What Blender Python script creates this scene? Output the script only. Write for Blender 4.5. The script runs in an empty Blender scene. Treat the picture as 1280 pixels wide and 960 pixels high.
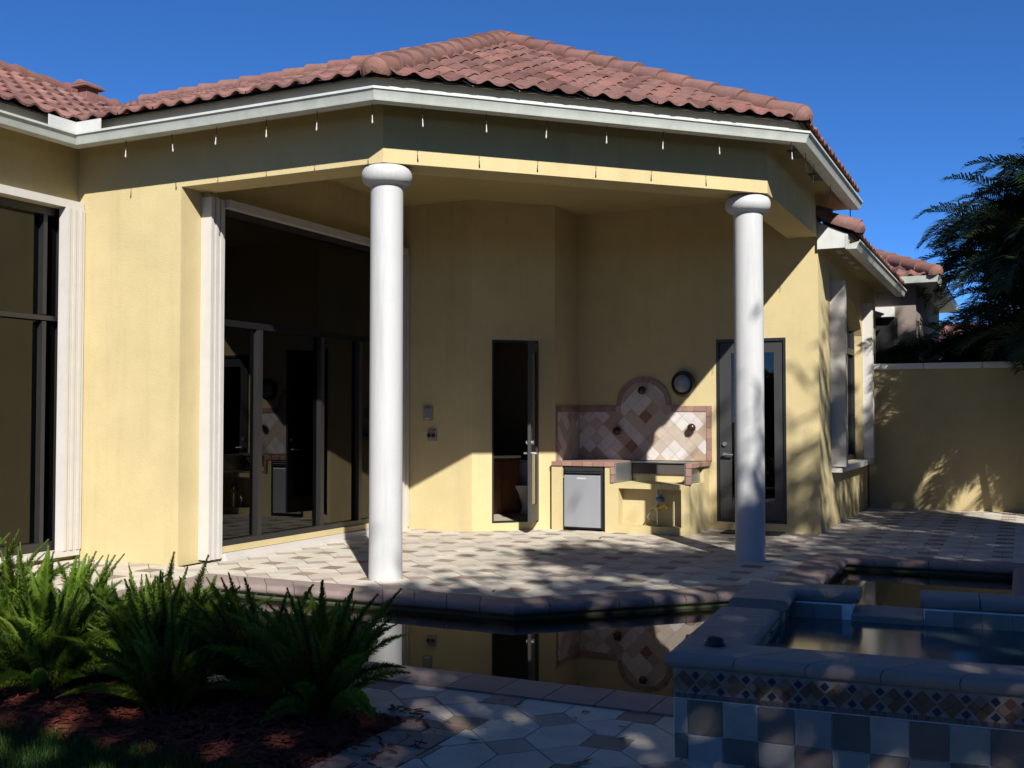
import bpy, bmesh, math, random
from mathutils import Vector, Matrix
R = math.radians
scene = bpy.context.scene
col = scene.collection
random.seed(7)

# ------------------------------------------------------------------ camera
cd = bpy.data.cameras.new('camera'); cam = bpy.data.objects.new('camera', cd); col.objects.link(cam)
cam.location = (0, 0, 1.5)
cam.rotation_euler = (R(90 + 1.868), 0, R(25.627))
cd.sensor_width = 36; cd.lens = 1337.5 / 1280 * 36
cd.clip_start = 0.05; cd.clip_end = 2000
scene.camera = cam

# ------------------------------------------------------------------ world, sun, exposure
SUN_H = Vector((0.62, -0.784)); SUN_EL = 35.7
w = bpy.data.worlds.new('World'); scene.world = w; w.use_nodes = True
nt = w.node_tree
sky = nt.nodes.new('ShaderNodeTexSky'); sky.sky_type = 'NISHITA'; sky.sun_disc = False
sky.sun_elevation = R(SUN_EL); sky.sun_rotation = math.atan2(SUN_H.x, SUN_H.y)
sky.air_density = 0.6; sky.dust_density = 0.0; sky.ozone_density = 10.0; sky.altitude = 2000
hs = nt.nodes.new('ShaderNodeHueSaturation'); hs.inputs['Saturation'].default_value = 1.07
nt.links.new(sky.outputs[0], hs.inputs['Color']); nt.links.new(hs.outputs[0], nt.nodes['Background'].inputs[0])
nt.nodes['Background'].inputs[1].default_value = 0.10
sd = bpy.data.lights.new('sun', 'SUN'); sun = bpy.data.objects.new('sun', sd); col.objects.link(sun)
sd.energy = 5.0; sd.angle = R(0.53); sd.color = (1.0, 0.97, 0.92)
tos = Vector((SUN_H.x * math.cos(R(SUN_EL)), SUN_H.y * math.cos(R(SUN_EL)), math.sin(R(SUN_EL))))
sun.rotation_euler = tos.to_track_quat('Z', 'Y').to_euler(); sun.location = (8, -10, 14)
vs = scene.view_settings
vs.view_transform = 'Standard'; vs.look = 'None'; vs.gamma = 1; vs.exposure = 0.75

# ------------------------------------------------------------------ materials
def mat(name, color, rough=0.8, metal=0.0, var=0.0, vscale=3.0, bump=0.0, bscale=60.0, tint=False, spec=0.4,
        dirt=None, dscale=1.5, damt=0.3, stretch=None, coat=0.0, streak=0.0):
    m = bpy.data.materials.new(name); m.use_nodes = True; t = m.node_tree; n = t.nodes; L = t.links
    b = n['Principled BSDF']; b.inputs['Roughness'].default_value = rough; b.inputs['Metallic'].default_value = metal
    b.inputs['Specular IOR Level'].default_value = spec
    if coat: b.inputs['Coat Weight'].default_value = coat
    tc = n.new('ShaderNodeTexCoord'); src = tc.outputs['Object']
    if stretch:
        mp = n.new('ShaderNodeMapping'); mp.inputs['Scale'].default_value = stretch; L.new(src, mp.inputs[0]); src = mp.outputs[0]
    rgb = n.new('ShaderNodeRGB'); rgb.outputs[0].default_value = (*color, 1); cur = rgb.outputs[0]
    if tint:
        a = n.new('ShaderNodeAttribute'); a.attribute_name = 'tint'
        mx = n.new('ShaderNodeMix'); mx.data_type = 'RGBA'; mx.blend_type = 'MULTIPLY'; mx.inputs[0].default_value = 1
        L.new(cur, mx.inputs[6]); L.new(a.outputs['Color'], mx.inputs[7]); cur = mx.outputs[2]
    if var:
        ns = n.new('ShaderNodeTexNoise'); ns.inputs['Scale'].default_value = vscale; ns.inputs['Detail'].default_value = 6; ns.inputs['Roughness'].default_value = 0.65
        L.new(src, ns.inputs['Vector'])
        mr = n.new('ShaderNodeMapRange'); mr.inputs[1].default_value = .3; mr.inputs[2].default_value = .7; mr.inputs[3].default_value = 1 - var; mr.inputs[4].default_value = 1 + var * .5
        L.new(ns.outputs['Fac'], mr.inputs[0])
        mx = n.new('ShaderNodeMix'); mx.data_type = 'RGBA'; mx.blend_type = 'MULTIPLY'; mx.inputs[0].default_value = 1
        cb = n.new('ShaderNodeCombineColor')
        for i in range(3): L.new(mr.outputs[0], cb.inputs[i])
        L.new(cur, mx.inputs[6]); L.new(cb.outputs[0], mx.inputs[7]); cur = mx.outputs[2]
    if dirt:
        ns = n.new('ShaderNodeTexNoise'); ns.inputs['Scale'].default_value = dscale; ns.inputs['Detail'].default_value = 8; ns.inputs['Roughness'].default_value = 0.7
        L.new(src, ns.inputs['Vector'])
        mr = n.new('ShaderNodeMapRange'); mr.inputs[1].default_value = .48; mr.inputs[2].default_value = .75; mr.inputs[3].default_value = 0; mr.inputs[4].default_value = damt
        L.new(ns.outputs['Fac'], mr.inputs[0])
        mx = n.new('ShaderNodeMix'); mx.data_type = 'RGBA'; L.new(mr.outputs[0], mx.inputs[0])
        L.new(cur, mx.inputs[6]); mx.inputs[7].default_value = (*dirt, 1); cur = mx.outputs[2]
    if streak:
        mp = n.new('ShaderNodeMapping'); mp.inputs['Scale'].default_value = (3.2, 3.2, .22); L.new(tc.outputs['Object'], mp.inputs[0])
        ns = n.new('ShaderNodeTexNoise'); ns.inputs['Scale'].default_value = 1.6; ns.inputs['Detail'].default_value = 7; ns.inputs['Roughness'].default_value = .7
        L.new(mp.outputs[0], ns.inputs['Vector'])
        mr = n.new('ShaderNodeMapRange'); mr.inputs[1].default_value = .5; mr.inputs[2].default_value = .8; mr.inputs[3].default_value = 1.0; mr.inputs[4].default_value = 1 - streak
        L.new(ns.outputs['Fac'], mr.inputs[0])
        mx = n.new('ShaderNodeMix'); mx.data_type = 'RGBA'; mx.blend_type = 'MULTIPLY'; mx.inputs[0].default_value = 1
        cb = n.new('ShaderNodeCombineColor')
        for i in range(3): L.new(mr.outputs[0], cb.inputs[i])
        L.new(cur, mx.inputs[6]); L.new(cb.outputs[0], mx.inputs[7]); cur = mx.outputs[2]
    L.new(cur, b.inputs['Base Color'])
    if bump:
        ns = n.new('ShaderNodeTexNoise'); ns.inputs['Scale'].default_value = bscale; ns.inputs['Detail'].default_value = 5
        L.new(src, ns.inputs['Vector'])
        bp = n.new('ShaderNodeBump'); bp.inputs['Strength'].default_value = bump; bp.inputs['Distance'].default_value = .02
        L.new(ns.outputs['Fac'], bp.inputs['Height']); L.new(bp.outputs[0], b.inputs['Normal'])
    return m

def leafmat(name, c, var=.4, tl=.25):
    m = mat(name, c, rough=.55, var=var, vscale=2.5, tint=True, spec=.3)
    n = m.node_tree.nodes; L = m.node_tree.links
    b = n['Principled BSDF']; out = n['Material Output']
    tr = n.new('ShaderNodeBsdfTranslucent'); ms = n.new('ShaderNodeMixShader'); ms.inputs[0].default_value = tl
    L.new(b.inputs['Base Color'].links[0].from_socket, tr.inputs[0])
    L.new(b.outputs[0], ms.inputs[1]); L.new(tr.outputs[0], ms.inputs[2]); L.new(ms.outputs[0], out.inputs[0])
    return m

def glassmat(name, tintc, ior=1.5, rough=.0, wav=0.0):
    m = bpy.data.materials.new(name); m.use_nodes = True; n = m.node_tree.nodes; L = m.node_tree.links
    n.remove(n['Principled BSDF'])
    tr = n.new('ShaderNodeBsdfTransparent'); tr.inputs[0].default_value = (*tintc, 1)
    gl = n.new('ShaderNodeBsdfGlossy'); gl.inputs['Roughness'].default_value = rough; gl.inputs[0].default_value = (.95, .95, .95, 1)
    fr = n.new('ShaderNodeFresnel'); fr.inputs[0].default_value = ior
    ms = n.new('ShaderNodeMixShader'); L.new(fr.outputs[0], ms.inputs[0]); L.new(tr.outputs[0], ms.inputs[1]); L.new(gl.outputs[0], ms.inputs[2])
    L.new(ms.outputs[0], n['Material Output'].inputs[0])
    if wav:
        ns = n.new('ShaderNodeTexNoise'); ns.inputs['Scale'].default_value = 1.2
        bp = n.new('ShaderNodeBump'); bp.inputs['Strength'].default_value = wav; bp.inputs['Distance'].default_value = .02
        L.new(ns.outputs['Fac'], bp.inputs['Height']); L.new(bp.outputs[0], gl.inputs['Normal'])
    return m

def watermat(name, c, ior, wav, scale, rough=.01):
    m = bpy.data.materials.new(name); m.use_nodes = True; n = m.node_tree.nodes; L = m.node_tree.links
    b = n['Principled BSDF']; b.inputs['Base Color'].default_value = (*c, 1); b.inputs['Roughness'].default_value = rough
    b.inputs['IOR'].default_value = ior
    tc = n.new('ShaderNodeTexCoord')
    ns = n.new('ShaderNodeTexNoise'); ns.inputs['Scale'].default_value = scale; ns.inputs['Detail'].default_value = 2
    L.new(tc.outputs['Object'], ns.inputs['Vector'])
    bp = n.new('ShaderNodeBump'); bp.inputs['Strength'].default_value = wav; bp.inputs['Distance'].default_value = .01
    L.new(ns.outputs['Fac'], bp.inputs['Height']); L.new(bp.outputs[0], b.inputs['Normal'])
    return m

M = {}
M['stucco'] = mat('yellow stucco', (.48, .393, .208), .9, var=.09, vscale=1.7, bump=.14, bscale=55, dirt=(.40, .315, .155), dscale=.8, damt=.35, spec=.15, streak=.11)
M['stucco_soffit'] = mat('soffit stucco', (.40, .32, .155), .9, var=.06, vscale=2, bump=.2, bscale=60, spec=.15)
M['white'] = mat('white paint', (.44, .44, .43), .6, var=.06, vscale=4, bump=.06, bscale=30, dirt=(.36, .35, .32), dscale=2.0, damt=.45, streak=.25)
M['gutter'] = mat('gutter paint', (.47, .495, .45), .45, var=.10, vscale=5, dirt=(.26, .28, .22), dscale=3, damt=.5, streak=.15)
M['fascia'] = mat('fascia paint', (.50, .50, .48), .6, var=.08, vscale=6, streak=.2)
M['tile'] = mat('clay roof tile', (.20, .104, .088), .8, var=.22, vscale=7, bump=.3, bscale=45, tint=True, dirt=(.09, .06, .055), dscale=2.2, damt=.65, spec=.25)
M['deckunder'] = mat('roof felt', (.06, .05, .045), .9)
M['bronze'] = mat('dark bronze frame', (.016, .015, .015), .4, var=.1, spec=.5)
M['darkframe'] = mat('near black frame', (.007, .007, .0075), .6, spec=.15)
M['greyframe'] = mat('grey aluminium frame', (.038, .037, .037), .5, var=.1, metal=.1)
M['beige'] = mat('beige shutter slat', (.47, .445, .41), .5, var=.05, vscale=6, dirt=(.36, .335, .30), dscale=4, damt=.25)
M['glass'] = glassmat('tinted glass', (.05, .05, .045), 1.52, wav=.03)
M['doorglass'] = glassmat('door glass', (.22, .23, .22), 1.6)
M['inside'] = mat('interior paint', (.22, .18, .12), .9)
M['insidefloor'] = mat('interior floor', (.40, .34, .26), .5, var=.1)
M['paver'] = mat('stone paver', (1, 1, 1), .75, var=.13, vscale=6, bump=.18, bscale=35, tint=True, dirt=(.24, .205, .17), dscale=2.4, damt=.45, spec=.3, streak=.15)
M['grout'] = mat('sandy grout', (.19, .165, .13), .95, var=.2)
M['coping'] = mat('cast stone coping', (.24, .18, .16), .7, var=.16, vscale=5, bump=.2, bscale=40, tint=True, dirt=(.20, .16, .14), dscale=3, damt=.4)
M['brick'] = mat('brick paver', (.34, .24, .18), .85, var=.2, vscale=8, bump=.3, bscale=40, tint=True)
M['poolwall'] = mat('pool plaster', (.06, .07, .035), .8, var=.2, dirt=(.08, .10, .04), damt=.5)
M['water'] = watermat('pool water', (.010, .012, .004), 1.55, .05, 2.2)
M['spawater'] = watermat('spa water', (.040, .062, .064), 1.33, .06, 6, .13)
M['spatile'] = mat('spa tile', (1, 1, 1), .45, var=.15, vscale=9, tint=True, bump=.08, bscale=50, dirt=(.2, .19, .17), dscale=4, damt=.3)
M['spastone'] = mat('spa coping stone', (.275, .23, .20), .7, var=.18, vscale=6, bump=.2, bscale=45, tint=True, dirt=(.16, .14, .14), dscale=3, damt=.4)
M['mulch'] = mat('red mulch', (.16, .032, .018), .95, var=.45, vscale=18, bump=.9, bscale=45, tint=True)
M['soil'] = mat('grass soil', (.022, .035, .010), .95, var=.4, vscale=10, bump=.6, bscale=30)
M['grass'] = leafmat('lawn grass', (.05, .115, .02))
M['fern'] = leafmat('fern green', (.19, .31, .035), tl=.4)
M['stem'] = mat('fern stem', (.10, .12, .04), .8)
M['palm'] = leafmat('palm frond', (.022, .042, .014))
M['palmstem'] = mat('palm cane', (.10, .10, .055), .8, var=.2, bump=.3, bscale=12)
M['leaf'] = leafmat('tree leaf', (.05, .085, .025))
M['hedgecore'] = mat('hedge core', (.02, .03, .01), .95)
M['bark'] = mat('bark', (.11, .085, .06), .95, var=.3, vscale=6, bump=.8, bscale=14)
M['metal'] = mat('brushed steel', (.42, .44, .46), .35, metal=.85, var=.1, vscale=3)
M['blackplastic'] = mat('black plastic', (.02, .02, .022), .4, var=.1)
M['steelgrey'] = mat('grey fridge door', (.30, .31, .33), .42, metal=.35, var=.08, vscale=3, bump=.02, bscale=90, stretch=(1, 1, .2))
M['bronzeknob'] = mat('bronze knob', (.06, .035, .025), .3, metal=.6)
M['lampglass'] = mat('frosted lamp glass', (.22, .225, .23), .15, spec=.6)
M['ktile'] = mat('kitchen tile', (1, 1, 1), .5, var=.1, vscale=14, tint=True, bump=.05, bscale=40, dirt=(.45, .33, .24), dscale=6, damt=.25)
M['brass'] = mat('brass', (.55, .40, .16), .35, metal=.9)
M['yellowhose'] = mat('yellow hose', (.72, .50, .04), .4)
M['blue'] = mat('blue regulator', (.10, .16, .24), .45, metal=.2)
M['wood'] = mat('stained wood', (.16, .065, .025), .45, var=.3, vscale=4, stretch=(6, 6, .7))
M['porcelain'] = mat('porcelain', (.75, .75, .74), .15, spec=.6)
M['rubber'] = mat('rubber mat', (.03, .03, .032), .9, bump=.4, bscale=120)
M['neighbor'] = mat('grey tan stucco', (.20, .165, .145), .9, var=.1, bump=.3, bscale=40)
M['neighbor_b'] = mat('cream stucco', (.60, .52, .40), .9, var=.1, bump=.3, bscale=40)
M['gardenwall'] = mat('garden wall stucco', (.42, .335, .17), .92, var=.12, vscale=1.0, bump=.3, bscale=50, dirt=(.26, .22, .13), dscale=.7, damt=.5, spec=.1)
M['capstone'] = mat('pale cap stone', (.66, .64, .60), .8, var=.1, dirt=(.4, .38, .34), damt=.4)
M['greyplastic'] = mat('grey plastic', (.22, .22, .19), .5)
M['ground'] = mat('dry ground', (.10, .11, .05), .95, var=.4, vscale=.6)

# ------------------------------------------------------------------ mesh builder
def wl(o):
    v = Vector((0, 0, 0))
    while o is not None: v += o.location; o = o.parent
    return v

class MB:
    def __init__(s): s.v = []; s.f = []; s.m = []; s.c = []
    smooth_all = False
    def poly(s, pts, mi=0, c=(1, 1, 1)):
        k = len(s.v); s.v += [tuple(p) for p in pts]; s.f.append(list(range(k, k + len(pts)))); s.m.append(mi); s.c.append(c)
    def mesh(s, vs_, fs, mi=0, c=(1, 1, 1)):
        k = len(s.v); s.v += [tuple(p) for p in vs_]
        for f in fs: s.f.append([i + k for i in f]); s.m.append(mi); s.c.append(c)
    def prism(s, pl, z0, z1, mi=0, c=(1, 1, 1)):
        n = len(pl); a = sum(pl[i][0] * pl[(i + 1) % n][1] - pl[(i + 1) % n][0] * pl[i][1] for i in range(n))
        if a < 0: pl = pl[::-1]
        vs_ = [(x, y, z0) for x, y in pl] + [(x, y, z1) for x, y in pl]
        fs = [list(range(n))[::-1], list(range(n, 2 * n))] + [[i, (i + 1) % n, n + (i + 1) % n, n + i] for i in range(n)]
        s.mesh(vs_, fs, mi, c)
    def box(s, x0, x1, y0, y1, z0, z1, mi=0, c=(1, 1, 1)):
        s.prism([(x0, y0), (x1, y0), (x1, y1), (x0, y1)], z0, z1, mi, c)
    def prismx(s, pl, x0, x1, mi=0, c=(1, 1, 1)):       # polygon in (y, z) extruded along x
        n = len(pl); vs_ = [(x0, y, z) for y, z in pl] + [(x1, y, z) for y, z in pl]
        fs = [list(range(n))[::-1], list(range(n, 2 * n))] + [[i, (i + 1) % n, n + (i + 1) % n, n + i] for i in range(n)]
        s.mesh(vs_, fs, mi, c)
    def prismy(s, pl, y0, y1, mi=0, c=(1, 1, 1)):       # polygon in (x, z) extruded along y
        n = len(pl); vs_ = [(x, y0, z) for x, z in pl] + [(x, y1, z) for x, z in pl]
        fs = [list(range(n)), list(range(n, 2 * n))[::-1]] + [[(i + 1) % n, i, n + i, n + (i + 1) % n] for i in range(n)]
        s.mesh(vs_, fs, mi, c)
    def obox(s, p, q, th, z0, z1, mi=0, c=(1, 1, 1)):   # wall from p to q, thickness th to the left of travel
        d = Vector((q[0] - p[0], q[1] - p[1])).normalized(); nn = Vector((-d.y, d.x)) * th
        s.prism([(p[0], p[1]), (q[0], q[1]), (q[0] + nn.x, q[1] + nn.y), (p[0] + nn.x, p[1] + nn.y)], z0, z1, mi, c)
    def tube(s, path, r, n=8, mi=0, c=(1, 1, 1), cap=True):
        path = [Vector(p) for p in path]; rs = r if isinstance(r, (list, tuple)) else [r] * len(path)
        k = len(s.v); up = None
        for i, p in enumerate(path):
            d = (path[min(i + 1, len(path) - 1)] - path[max(i - 1, 0)]).normalized()
            if up is None: up = d.orthogonal().normalized()
            up = (up - d * up.dot(d)).normalized(); sd_ = d.cross(up)
            for j in range(n):
                a = 2 * math.pi * j / n; q = p + (up * math.cos(a) + sd_ * math.sin(a)) * rs[i]; s.v.append(tuple(q))
        for i in range(len(path) - 1):
            for j in range(n):
                s.f.append([k + i * n + j, k + i * n + (j + 1) % n, k + (i + 1) * n + (j + 1) % n, k + (i + 1) * n + j]); s.m.append(mi); s.c.append(c)
        if cap:
            s.f.append([k + j for j in range(n)][::-1]); s.m.append(mi); s.c.append(c)
            e = k + (len(path) - 1) * n; s.f.append([e + j for j in range(n)]); s.m.append(mi); s.c.append(c)
    def lathe(s, prof, x, y, n=32, mi=0, c=(1, 1, 1)):
        k = len(s.v)
        for r, z in prof:
            for j in range(n):
                a = 2 * math.pi * j / n; s.v.append((x + r * math.cos(a), y + r * math.sin(a), z))
        for i in range(len(prof) - 1):
            for j in range(n):
                s.f.append([k + i * n + j, k + i * n + (j + 1) % n, k + (i + 1) * n + (j + 1) % n, k + (i + 1) * n + j]); s.m.append(mi); s.c.append(c)
        s.f.append([k + j for j in range(n)][::-1]); s.m.append(mi); s.c.append(c)
        e = k + (len(prof) - 1) * n; s.f.append([e + j for j in range(n)]); s.m.append(mi); s.c.append(c)
    def sweep(s, path, prof, mi=0, c=(1, 1, 1), joints=None, cf=None):   # prof: closed polygon of (offset to the right of travel, z)
        P = [Vector(p) for p in path]; n = len(P); st = []
        for i in range(n):
            d0 = (P[i] - P[i - 1]).normalized() if i else (P[1] - P[0]).normalized()
            d1 = (P[i + 1] - P[i]).normalized() if i < n - 1 else d0
            n0 = Vector((d0.y, -d0.x)); n1 = Vector((d1.y, -d1.x)); b = (n0 + n1); b /= max(1e-6, b.dot(n0))
            st.append(b)
        for i in range(n - 1):
            m = len(prof); L = (P[i + 1] - P[i]).length
            N = max(1, round(L / joints)) if joints else 1
            g = .003 / L
            for q in range(N):
                ua, ub = q / N + (g if q else 0), (q + 1) / N - (g if q < N - 1 else 0)
                if joints and N > 1:
                    # stones: interpolate mitred ends
                    pass
                def at(u, o): 
                    a0 = P[i] + st[i] * o; a1 = P[i + 1] + st[i + 1] * o; return a0.lerp(a1, u)
                vs_ = [(*at(ua, o), z) for o, z in prof] + [(*at(ub, o), z) for o, z in prof]
                fs = [[a, (a + 1) % m, m + (a + 1) % m, m + a] for a in range(m)]
                fs.append(list(range(m))[::-1]); fs.append(list(range(m, 2 * m)))
                s.mesh(vs_, fs, mi, cf() if cf else c)
    def build(s, name, mats, parent=None, smooth=False, local=False, bevel=0, auto=None, recalc=True):
        me = bpy.data.meshes.new(name)
        off = Vector((0, 0, 0)) if (parent is None or local) else wl(parent)
        me.from_pydata([(a - off.x, b - off.y, c - off.z) for a, b, c in s.v], [], s.f)
        if not isinstance(mats, (list, tuple)): mats = [mats]
        for m in mats: me.materials.append(m)
        me.polygons.foreach_set('material_index', s.m)
        ca = me.color_attributes.new('tint', 'FLOAT_COLOR', 'CORNER')
        data = []
        for p, c in zip(me.polygons, s.c):
            for _ in range(p.loop_total): data += [c[0], c[1], c[2], 1]
        ca.data.foreach_set('color', data)
        if recalc:
            bm = bmesh.new(); bm.from_mesh(me); bmesh.ops.recalc_face_normals(bm, faces=bm.faces); bm.to_mesh(me); bm.free()
        o = bpy.data.objects.new(name, me); col.objects.link(o)
        if parent is not None: o.parent = parent
        if bevel:
            bv = o.modifiers.new('bevel', 'BEVEL'); bv.width = bevel; bv.segments = 2; bv.limit_method = 'ANGLE'; bv.angle_limit = R(50)
        if s.smooth_all and not smooth: me.polygons.foreach_set('use_smooth', [True] * len(me.polygons))
        if smooth:
            me.polygons.foreach_set('use_smooth', [True] * len(me.polygons))
            if auto: me.set_sharp_from_angle(angle=R(auto))
        me.update()
        return o

def tag(o, label, cat, group=None):
    o['label'] = label; o['category'] = cat
    if group: o['group'] = group
    return o
def thing(name, label, cat, loc=(0, 0, 0), group=None, rotz=0):
    o = bpy.data.objects.new(name, None); col.objects.link(o); o.location = loc; o.rotation_euler = (0, 0, rotz); o.empty_display_size = .2
    return tag(o, label, cat, group)
def struct(o): o['kind'] = 'structure'; return o
def stuff(o): o['kind'] = 'stuff'; return o
def copy_tree(o, parent=None):
    c = o.copy(); col.objects.link(c)
    if parent is not None: c.parent = parent
    for ch in list(o.children): copy_tree(ch, c)
    return c
def clip(poly, a, b):                                   # keep the left side of a->b
    out = []; n = len(poly)
    def sd_(p): return (b[0] - a[0]) * (p[1] - a[1]) - (b[1] - a[1]) * (p[0] - a[0])
    for i in range(n):
        p, q = poly[i], poly[(i + 1) % n]; dp, dq = sd_(p), sd_(q)
        if dp >= 0: out.append(p)
        if (dp > 0 and dq < 0) or (dp < 0 and dq > 0):
            u = dp / (dp - dq); out.append((p[0] + (q[0] - p[0]) * u, p[1] + (q[1] - p[1]) * u))
    return out
def ccw(pl):
    n = len(pl); a = sum(pl[i][0] * pl[(i + 1) % n][1] - pl[(i + 1) % n][0] * pl[i][1] for i in range(n))
    return pl if a > 0 else pl[::-1]
def area(pl):
    n = len(pl); return abs(sum(pl[i][0] * pl[(i + 1) % n][1] - pl[(i + 1) % n][0] * pl[i][1] for i in range(n))) / 2
def clipc(poly, region):
    region = ccw(region)
    for i in range(len(region)):
        if len(poly) < 3: return []
        poly = clip(poly, region[i], region[(i + 1) % len(region)])
    return poly if len(poly) >= 3 and area(poly) > 2e-5 else []
def jit(c, v=.08):
    k = 1 + random.uniform(-v, v); return tuple(min(1, x * k * (1 + random.uniform(-v * .3, v * .3))) for x in c)

# ------------------------------------------------------------------ ground and pool
S0, S1, T1, S2, T2, T3 = -9.258, -5.356, 8.394, -2.43, 11.32, 14.349
S3, T4, S4, T5, SS = -5.823, 13.506, -6.667, 12.662, -7.72
poolpoly = [(-6.78, 5.58), (-.085, 5.58), (-.085, 11.95), (-1.77, 11.95), (-1.77, 9.68), (-3.70, 7.75), (-6.78, 7.75)]
g = MB()
for x0, x1, y0, y1 in [(-400, -12, -400, 400), (12, 400, -400, 400), (-12, 12, -400, -4), (-12, 12, 24, 400)]:
    g.poly([(x0, y0, -.03), (x1, y0, -.03), (x1, y1, -.03), (x0, y1, -.03)])
for x0, x1, y0, y1 in [(-12, -6.78, -4, 24), (-.085, 12, -4, 24), (-6.78, -.085, -4, 5.58), (-6.78, -.085, 11.95, 24)]:
    g.poly([(x0, y0, -.03), (x1, y0, -.03), (x1, y1, -.03), (x0, y1, -.03)])
g.poly([(-6.78, 7.75, -.03), (-3.70, 7.75, -.03), (-1.77, 9.68, -.03), (-1.77, 11.95, -.03), (-6.78, 11.95, -.03)])
struct(g.build('ground', M['soil'], recalc=False))

pw = MB()
for i in range(len(poolpoly)):
    a, b = poolpoly[i], poolpoly[(i + 1) % len(poolpoly)]
    pw.poly([(*a, -.03), (*b, -.03), (*b, -1.5), (*a, -1.5)])
pw.poly([(x, y, -1.5) for x, y in poolpoly])
struct(pw.build('pool_basin', M['poolwall'], recalc=False))
wt = MB(); wt.poly([(x, y, -.105) for x, y in poolpoly]); struct(wt.build('pool_water', M['water'], recalc=False))
cp = MB()
bull = [(-.33, -.028), (-.33, .012), (.0, .014), (.025, .008), (.042, -.006), (.048, -.028), (.042, -.050), (.025, -.064), (0, -.070), (-.02, -.070)]
cop_c = lambda: jit((1, 1, 1), .13)
cp.sweep([(-6.78, 4.9), (-6.78, 7.75), (-3.70, 7.75), (-1.77, 9.68), (-1.77, 11.95), (-.085, 11.95), (-.085, 6.4)], bull, joints=.30, cf=cop_c)
cp.sweep([(-1.46, 5.58), (-6.45, 5.58)], bull, joints=.30, cf=cop_c)
struct(cp.build('pool_coping', M['coping'], smooth=True, auto=40))

# pavers: brown squares, mauve diamonds and white polygons between them
dk = MB()
regions = [
    [(-9.25, 4.6), (-7.72, 4.6), (-7.72, 8.39), (-9.25, 8.39)],
    [(-7.72, 4.6), (-7.11, 4.6), (-7.11, 8.08), (-7.72, 8.08)],
    [(-7.72, 8.08), (-3.84, 8.08), (-2.10, 9.82), (-2.10, 14.35), (-7.72, 14.35)],
    [(-2.43, 14.35), (-2.10, 14.35), (-2.10, 19.02), (-2.43, 19.02)],
    [(-2.10, 12.28), (4.5, 12.28), (4.5, 19.02), (-2.10, 19.02)],
    [(.245, 6.0), (4.5, 6.0), (4.5, 12.28), (.245, 12.28)],
    [(-6.45, 4.68), (-1.40, 4.68), (-1.40, 5.25), (-6.45, 5.25)],
    [(-2.46, 1.0), (3.0, 1.0), (3.0, 4.68), (-2.46, 4.68)]]
LX, LY = .76, .478; BX, BY = -5.57, 10.925
def shapes():
    for i in range(-6, 16):
        for j in range(-22, 19):
            x, y = BX + i * LX, BY + j * LY
            br = (.25, .185, .14); mv = (.385, .315, .265); wh = (.50, .45, .37)
            yield [(x - .1, y - .1), (x + .1, y - .1), (x + .1, y + .1), (x - .1, y + .1)], jit(br, .15)
            cx, cy, h = x + LX / 2, y + LY / 2, .135
            yield [(cx - h, cy), (cx, cy - h), (cx + h, cy), (cx, cy + h)], jit(mv, .12)
            for sg in (1, -1):
                f = lambda pts: [(x + sg * a, y + b) for a, b in pts]
                yield f([(.1, .1), (.245, .239), (.38, .104), (.38, -.104), (.245, -.239), (.1, -.1)]), jit(wh, .10)
                yield f([(0, .1), (.1, .1), (.245, .239), (.1, .378), (0, .378)]), jit(wh, .10)
for pl, c in shapes():
    pl = ccw(pl); mx_, my_ = sum(p[0] for p in pl) / len(pl), sum(p[1] for p in pl) / len(pl)
    pl = [(mx_ + (p[0] - mx_) * .975, my_ + (p[1] - my_) * .975) for p in pl]
    for rg in regions:
        if mx_ < min(p[0] for p in rg) - .4 or mx_ > max(p[0] for p in rg) + .4 or my_ < min(p[1] for p in rg) - .4 or my_ > max(p[1] for p in rg) + .4: continue
        q = clipc(pl, rg)
        if q:
            z = random.uniform(-.0015, .0015); dk.poly([(a, b, z) for a, b in q], 0, c)
            for k in range(len(q)):
                a, b = q[k], q[(k + 1) % len(q)]; dk.poly([(*a, z), (*a, -.02), (*b, -.02), (*b, z)], 0, c)
struct(dk.build('patio_pavers', M['paver'], recalc=False))

bb = MB()
yb = 1.2; row = 0
while yb < 4.66:
    for xx, ww in ((-2.80, .165), (-2.63, .165)) if row % 2 == 0 else ((-2.80, .33),):
        bb.box(xx + .003, xx + ww - .003, yb + .003, yb + .099, -.03, random.uniform(.0, .005), 0, jit((1, 1, 1), .2))
    yb += .102; row += 1
struct(bb.build('brick_edging', M['brick']))

lv = MB()
for _ in range(70):
    x, y = random.choice([(random.uniform(-4.5, -1.5), random.uniform(4.7, 5.3)), (random.uniform(-2.4, -1.45), random.uniform(2.8, 4.7)), (random.uniform(-7, -2.2), random.uniform(8.3, 13)), (random.uniform(-2, 1.5), random.uniform(12.6, 18.5))])
    if y > 8 and y < 12 and y - x < 12.1: continue
    a = random.uniform(0, 6.28); l = random.uniform(.02, .045); dx, dy = math.cos(a) * l, math.sin(a) * l
    lv.poly([(x - dx, y - dy, .006), (x + dy * .35, y - dx * .35, .012), (x + dx, y + dy, .008 + l * .3), (x - dy * .35, y + dx * .35, .010)], 0, jit((.9, .7, .5), .4))
stuff(lv.build('fallen_leaves', M['bark'] if 'bark' in M else M['brick'], recalc=False))

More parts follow.
